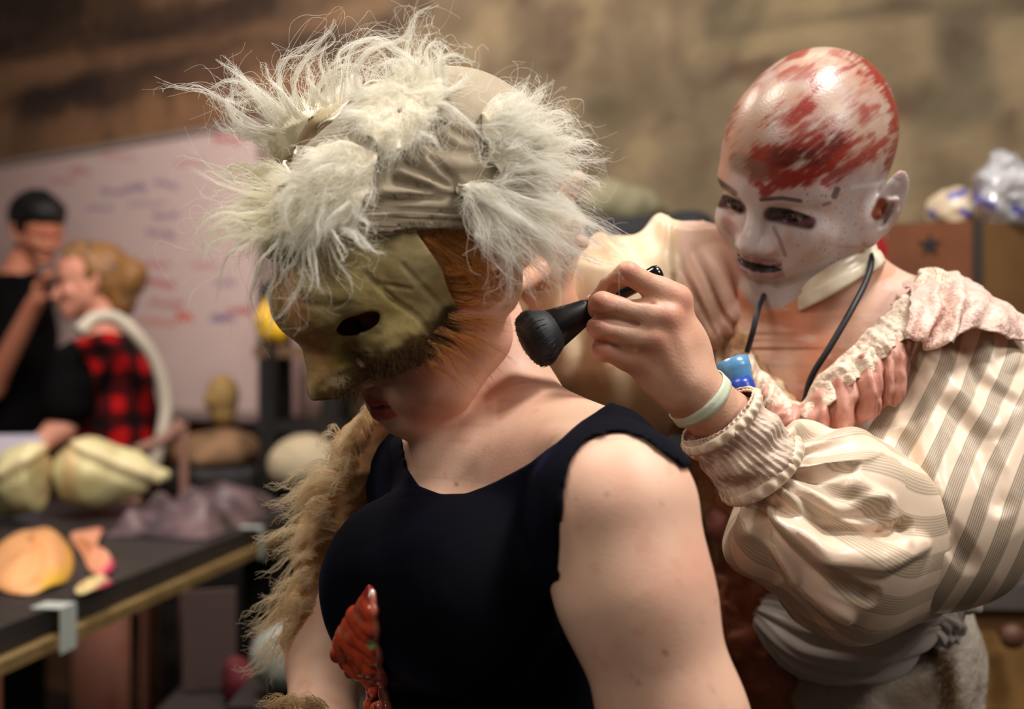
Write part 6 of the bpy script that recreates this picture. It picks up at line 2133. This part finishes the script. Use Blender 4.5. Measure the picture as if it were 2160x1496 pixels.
V, F_ = joinm([tube([P(385, 893, 3.32), P(350, 925, 3.30), P(310, 942, 3.28), P(285, 950, 3.27)], [.020, .018, .016, .014], 10, k=14), tube([P(385, 893, 3.32), P(388, 1000, 3.32), (P(388, 1000, 3.32)[0], 3.32, .016)], .014, 8, k=12),
               tube([P(285, 950, 3.27), (P(285, 958, 3.27)[0], 3.27, .016)], .014, 8, k=6)])
o = make('chair_arm', V, F_, mat('rosy_wood', rgb(150, 110, 96), .5), None); o.name = 'stool_frame'; tag(o, 'rosy wooden stool frame between the plaid top and the black case', 'stool')
# rack with uprights, shelves and the panel behind it
rk = empty('shelf_rack', 'dark wooden shelf rack beside the right end of the whiteboard', 'shelf')
d4 = 3.35
ux = [P(568, 0, d4)[0], P(700, 0, d4)[0]]
for x in ux:
    for yy in (d4, d4 + .20):
        make('upright', *boxmesh((x, yy, .78), (.05, .04, 1.56), rz=-.1), m_dark, rk, smooth=False)
for z in (P(0, 742, d4)[2], P(0, 900, d4)[2], .25):
    make('shelf', *boxmesh(((ux[0] + ux[1]) / 2, d4 + .10, z), (.27, .24, .035), rz=-.0), mat('shelf_board', rgb(110, 84, 62), .6) if z > 1.3 else m_dark, rk, smooth=False)
wp_ = W(655, 700, .03)
o = make('poster_board', *boxmesh((wp_[0], wp_[1], .76), (.34, .02, 1.50), rz=math.atan2(WU[1], WU[0])), mat('rosy_panel', rgb(206, 176, 170), .5), None, smooth=False)
tag(o, 'rosy white board leaning on the wall behind the shelf rack', 'board')
yc = P(563, 682, 3.22)
o = blob('yellow_bag', [(tuple(yc), (.035, .03, .050), .01), (tuple(yc + [.03, 0, -.02]), (.03, .025, .035), .02), (tuple(yc + [0, 0.0, .05]), (.014, .014, .03), .02)], bb(yc, .13), .005, mat('yellow_plastic', rgb(226, 180, 30), .4), dispf=lambda V: .006 * fbm(V, .03, 3))
tag(o, 'small yellow bag hanging on the dark rack upright', 'bag')
pc = P(652, 955, 3.22)
V, F_ = joinm([boxmesh((pc[0], pc[1], .47), (.22, .19, .94))])
zt = .94
o = make('storage_box', V, F_, m_blk, None, smooth=False); tag(o, 'dark box standing in front of the shelf rack', 'box')
o = blob('foam_dome', [((pc[0] - .01, pc[1], zt + .098), (.11, .09, .085), .02), ((pc[0] + .05, pc[1], zt + .05), (.07, .08, .07), .02)], bb((pc[0], pc[1], zt + .06), .22), .007, mat('pale_foam', rgb(186, 172, 142), .7), dispf=lambda V: .006 * fbm(V, .08, 31))
tag(o, 'pale rounded foam dome on the dark box, half behind the shaggy sleeve', 'foam')
# things on the floor under the bench
def onfloor(name, px, py, d, r, c, lab, cat, c2=None, h=.006, rough=.5, dsp=.012):
    q = P(px, py, d)
    o = blob(name, [((q[0], q[1], q[2]), r, .02), ((q[0] + r[0] * .5, q[1] - r[1] * .2, q[2] - r[2] * .3), tuple(np.array(r) * .7), .03)], bb(q, np.array(r) * 1.9 + .03), h, mat('c_' + name, c, rough, var=(10, c2, .8) if c2 else None), dispf=lambda V: dsp * fbm(V, .06, int(px)))
    tag(o, lab, cat)
    return o


cz_ = P(420, 1330, 2.5)
cqx = -.45
crate = empty('crate', 'low dark crate standing on the floor beyond the workbench legs', 'crate')
make('crate_box', *boxmesh((cqx, 2.22, .35), (.40, .30, .70)), mat('brown_crate', rgb(36, 28, 25), .7), crate, smooth=False)
V, F_ = boxmesh((-.585, 2.20, .80), (.10, .012, .19), rz=.3, rx=0)
o = make('rosy_card', V, F_, mat('rosy_card', rgb(74, 56, 52), .8), None, smooth=False); tag(o, 'dull rosy card standing on the crate beneath the bench edge', 'card')
o = blob('grey_bag', [((-.42, 2.28, .76), (.10, .07, .055), .02), ((-.35, 2.22, .755), (.08, .08, .05), .03)], bb((-.4, 2.25, .76), (.22, .18, .1)), .007, mat('grey_plastic_bag', rgb(104, 96, 90), .3, spec=.5), dispf=lambda V: .008 * fbm(V, .05, 8))
tag(o, 'crumpled grey plastic bag on the crate below the workbench', 'bag')
o = blob('red_cloth', [((-.515, 2.12, .745), (.030, .03, .044), .02), ((-.49, 2.12, .735), (.030, .03, .034), .02)], bb((-.50, 2.12, .75), (.1, .1, .1)), .005, mat('dark_red_cloth', rgb(84, 14, 26), .8), dispf=lambda V: .005 * fbm(V, .04, 9))
tag(o, 'dark red cloth wad beside the grey plastic bag', 'cloth')
wp = P(610, 1385, 1.80)
o = blob('white_pot', [(tuple(wp), (.062, .06, .055), .01)], bb(wp, .1), .005, mat('white_enamel', rgb(150, 154, 146), .4), dispf=lambda V: .002 * fbm(V, .05, 4))
tag(o, 'round white pot low down behind the shaggy sleeve', 'pot')
o = make('pot_stand', *boxmesh((wp[0], wp[1], (wp[2] - .055) / 2), (.16, .16, wp[2] - .055)), m_dark, None, smooth=False); tag(o, 'dark stand carrying the round white pot', 'stand')

# ------------------------------------------------------------------ right side
bx = empty('cardboard_box', 'tall brown cardboard box with a black star print, topped by plastic bags', 'box')
cn = P(2064, 480, 2.02); ztop = P(0, 470, 2.05)[2]; BZ = ZC - .36
la = np.array([-.93, .37, 0.0]); lb = np.array([.86, .50, 0.0])
w1, w2 = .155, .30


def prism(o_, a, b, wa, wb, z0, z1):
    q = [o_, o_ + a * wa, o_ + a * wa + b * wb, o_ + b * wb]
    V = [np.array([x[0], x[1], z]) for z in (z0, z1) for x in q]
    return V, [(0, 1, 2, 3), (7, 6, 5, 4), (1, 0, 4, 5), (2, 1, 5, 6), (3, 2, 6, 7), (0, 3, 7, 4)]


make('carton', *prism(cn, la, lb, w1, w2, BZ, ztop), mat('cardboard', rgb(128, 92, 54), .75, var=(8, rgb(104, 72, 40), .7)), bx, smooth=False)
off_ = np.cross(la, [0, 0, 1]); off_ = off_ if off_[1] < 0 else -off_
make('side_panel', *prism(cn + off_ * .003, la, off_, w1, .002, BZ + .001, ztop), mat('red_brown_card', rgb(116, 64, 32), .7, var=(8, rgb(80, 42, 22), .6)), bx, smooth=False)['label'] = 'darker red-brown side'  # left face coloured darker and redder than the rest of the carton
make('corner_strip', *prism(cn + off_ * .006 - la * .008, la, off_, .018, .002, BZ + .001, ztop), mat('dark_strip', rgb(44, 30, 20), .5), bx, smooth=False)  # narrow dark strip down the near corner of the carton
sc_ = P(1980, 521, 2.08); V = []; 
cs_ = cn + la * (w1 * .52) + off_ * .0075
for k in range(10):
    r_ = .022 if k % 2 == 0 else .008
    a_ = math.pi * 2 * k / 10 + .3
    V.append(np.array([cs_[0], cs_[1], sc_[2]]) + la * r_ * math.cos(a_) + np.array([0, 0, r_ * math.sin(a_)]))
V2 = [v + off_ * .001 for v in V]
make('star_print', V + V2, [tuple(range(10)), tuple(range(19, 9, -1))] + [(k, k + 10, (k + 1) % 10 + 10, (k + 1) % 10) for k in range(10)], mat('black_ink', rgb(14, 12, 16), .6), bx, smooth=False)
# plastic bags on the box


def bagcol(blue, base, seed):
    def f(V):
        u_ = proj(V)
        c = np.tile(np.array(base), (len(V), 1)); c = blend(c, rgb(150, 130, 110), sstep(fbm(V, .05, seed), 0, .8) * .4)
        for pts, w in blue:
            c = blend(c, rgb(56, 56, 170), sstep(stroke(u_, pts, w), .2, .8) * .95)
        return c
    return f


q = P(2015, 428, 2.18)
q[2] = ztop + .036
f = Field(); f.E(q, (.056, .06, .044), k=0).E(q + [.03, .0, -.008], (.03, .05, .034), k=.02).fn(lambda p: ztop + .001 - p[..., 2])
V, Q = f.mesh(*bb(q, .14), .004, 2); V = V + normals(V, Q) * (.006 * fbm(V, .03, 41))[:, None]
o = make('bread_bag', V, Q, mat('printed_plastic', attr=True, rough=.3, spec=.5, coat=.3), None, colors=bagcol([([(2005, 415), (2035, 405)], 7), ([(2030, 445), (2045, 455)], 7), ([(1962, 448), (1972, 455)], 6)], rgb(214, 196, 168), 3)(V))
tag(o, 'cream bag with blue print lying on the left of the box top', 'bag')
q = P(2124, 415, 2.09); q[2] = ztop + .055
f = Field(); f.E(q, (.062, .06, .058), k=0).E(q + [.05, .02, -.01], (.05, .05, .042), k=.02).E(q + [-.01, 0, .045], (.035, .03, .035), k=.02).fn(lambda p: ztop + .001 - p[..., 2])
V, Q = f.mesh(*bb(q, .16), .0035, 2); V = V + normals(V, Q) * (.010 * fbm(V, .025, 45))[:, None]; V[:, 2] = np.maximum(V[:, 2], ztop + .002)
o = make('plastic_bag', V, Q, mat('clear_crinkled_plastic', attr=True, rough=.12, spec=.8, coat=.6, alpha=.72), None, colors=bagcol([([(2046, 390), (2062, 420), (2095, 438)], 9), ([(2140, 440), (2160, 450)], 9)], rgb(196, 196, 204), 5)(V))
tag(o, 'shiny clear crinkled plastic bag with blue print on the right of the box top', 'bag')
# side bench with drawer
sb = empty('side_bench', 'scuffed wooden side bench with a drawer at the lower right', 'bench')
sx = P(1880, 0, 1.72)[0]
m_yw = mat('yellow_brown_wood', rgb(150, 112, 62), .6, var=(6, rgb(100, 70, 36), .8), bump=(12, .3, .01))
make('bench_top', *boxmesh((sx + .62, 2.06, BZ - .02), (1.5, .62, .04), rz=-.08), mat('grey_bench_top', rgb(84, 78, 74), .5, var=(7, rgb(56, 50, 46), .8)), sb, smooth=False)
make('drawer_front', *boxmesh((sx + .60, 1.785, BZ - .125), (1.4, .02, .16), rz=-.08), m_yw, sb, smooth=False)
make('apron_rail', *boxmesh((sx + .62, 2.06, BZ - .125), (1.42, .52, .165), rz=-.08), m_yw, sb, smooth=False)
kx = P(2140, 1345, 1.74)
V, F_ = lathe((kx[0], 1.775, kx[2]), (kx[0], 1.735, kx[2]), [(0, .012), (.4, .010), (.7, .020), (1.0, .016)], 16)
make('knob', V, F_, mat('dull_knob', rgb(92, 60, 44), .5), sb)
for x, y in ((sx - .05, 1.84), (sx + 1.28, 1.78), (sx - .05, 2.3), (sx + 1.28, 2.25)):
    make('leg', *boxmesh((x, y, (BZ - .20) / 2), (.07, .07, BZ - .20)), m_dark, sb, smooth=False)
q = P(2108, 1120, 1.9)
f = Field(); f.B((q[0], q[1], BZ + .033), (.032, .028, .033), rnd=.006)
V, Q = f.mesh(*bb((q[0], q[1], BZ + .03), .06), .003, 1)
tb = empty('blue_tub', 'bright blue plastic tub on the side bench below the puffed sleeve', 'tub')
make('tub', V, Q, mat('bright_blue', rgb(30, 60, 200), .35), tb)
make('label', *boxmesh((q[0] - .006, q[1] - .0290, BZ + .038), (.030, .001, .026)), mat('pale_label', rgb(190, 190, 196), .5), tb, smooth=False)
# red cloth on the wall behind the neck
q = W(1842, 520, .04)
o = blob('red_pouch', [(tuple(q), (.030, .02, .045), .01), (tuple(q + [.03, -.0, -.05]), (.022, .018, .03), .02)], bb(q, .12), .005, mat('red_cloth', rgb(190, 28, 44), .6), dispf=lambda V: .005 * fbm(V, .03, 2))
tag(o, 'small red pouch hanging on the wall behind the bald person\'s neck', 'pouch')
# chair with a black coat, grey sack on the wall side
ch = empty('chair', 'chair with its back hidden under a black coat, behind the outstretched hands', 'chair')
c_ = P(1240, 0, 2.0)
f = Field(); f.B((c_[0] - .02, 2.02, ZC - .02), (.235, .030, .22), rnd=.03).C((c_[0] - .20, 2.0, ZC + .17), (c_[0] + .18, 2.0, ZC + .21), .035, .040, k=.03).C((c_[0] - .16, 1.98, ZC + .1), (c_[0] - .18, 1.97, ZC - .24), .05, .06, k=.04).C((c_[0] + .13, 1.98, ZC + .1), (c_[0] + .12, 1.97, ZC - .24), .05, .05, k=.04)
V, Q = f.mesh((c_[0] - .36, 1.85, ZC - .34), (c_[0] + .34, 2.14, ZC + .28), .008, 2); V = V + normals(V, Q) * (.010 * fbm(V, .07, 3))[:, None]
make('chair_back', *boxmesh((c_[0] - .02, 2.02, ZC - .05), (.40, .03, .40)), m_dark, ch, smooth=False)
make('seat', *boxmesh((c_[0] - .02, 1.90 + .05, .72), (.44, .30, .04)), m_dark, ch, smooth=False)
for dx in (-.19, .17):
    make('leg', *boxmesh((c_[0] + dx, 2.04, .55), (.035, .035, 1.10)), m_dark, ch, smooth=False)
    make('leg', *boxmesh((c_[0] + dx, 1.84, .35), (.035, .035, .70)), m_dark, ch, smooth=False)
o = make('black_coat', V, Q, mat('black_coat_cloth', rgb(22, 23, 30), .75), None); tag(o, 'black coat draped over the chair back behind the white fur', 'coat')
q = W(1310, 432, .10)
o = blob('grey_sack', [(tuple(q), (.11, .05, .055), .01), (tuple(q + [-.04, 0, .02]), (.06, .04, .05), .02)], bb(q, .2), .007, mat('grey_green_cloth', rgb(150, 144, 116), .8), dispf=lambda V: .006 * fbm(V, .05, 2))
tag(o, 'grey-green sack hanging against the wall above the black coat', 'sack')
# table strip between the two people
tb2 = empty('make_up_table', 'small make-up table between the two foreground people', 'table')
q = P(1450, 1090, 1.62)
make('table_top', *boxmesh((q[0] + .02, 1.68, q[2] - .015), (.34, .22, .03)), mat('rosy_table', rgb(120, 84, 70), .6), tb2, smooth=False)
for dx in (-.12, .16):
    for dy in (-.08, .08):
        make('leg', *boxmesh((q[0] + dx, 1.68 + dy, (q[2] - .03) / 2), (.03, .03, q[2] - .03)), m_dark, tb2, smooth=False)
tz = q[2]
V, F_ = lathe((P(1478, 0, 1.60)[0], 1.60, tz + .001), (P(1478, 0, 1.60)[0], 1.60, tz + .070), [(0, .018), (.05, .020), (.60, .020), (.78, .010), (1.0, .010)], 20)
wbo = empty('white_bottle', 'small white bottle with a blue base band on the make-up table', 'bottle')
make('bottle_body', V, F_, mat('white_plastic', rgb(206, 206, 200), .35), wbo)
V, F_ = lathe((P(1478, 0, 1.60)[0], 1.60, tz + .004), (P(1478, 0, 1.60)[0], 1.60, tz + .026), [(0, .0206), (1.0, .0206)], 20)
make('label_band', V, F_, mat('blue_band', rgb(40, 90, 180), .4), wbo)
V, F_ = lathe((P(1425, 0, 1.70)[0], 1.70, tz + .001), (P(1425, 0, 1.70)[0], 1.70, tz + .075), [(0, .030), (.1, .032), (.55, .032), (.56, .034), (1.0, .034)], 24)
jr = empty('jar', 'jar with an orange lid on the make-up table behind the bare shoulder', 'jar')
make('glass', V, F_, mat('brown_jar', rgb(96, 60, 44), .3), jr)
V, F_ = lathe((P(1425, 0, 1.70)[0], 1.70, tz + .052), (P(1425, 0, 1.70)[0], 1.70, tz + .079), [(0, .035), (.9, .035), (1.0, .031)], 24)
make('lid', V, F_, mat('orange_plastic', rgb(224, 92, 52), .4), jr)
o = make('rosy_post', *boxmesh((P(1402, 0, 2.2)[0], 2.2, (ZC + .02) / 2), (.060, .05, ZC + .02), bev=.004), mat('rosy_paint', rgb(176, 124, 112), .6), None, smooth=False)
tag(o, 'rosy painted post standing behind the bare shoulder', 'post')
o = make('wooden_post', *boxmesh((P(1466, 0, 2.3)[0], 2.3, (ZC - .05) / 2), (.045, .05, ZC - .05), bev=.004), mat('pale_wood_post', rgb(176, 148, 118), .6), None, smooth=False)
tag(o, 'pale wooden post between the rosy post and the cuff', 'post')
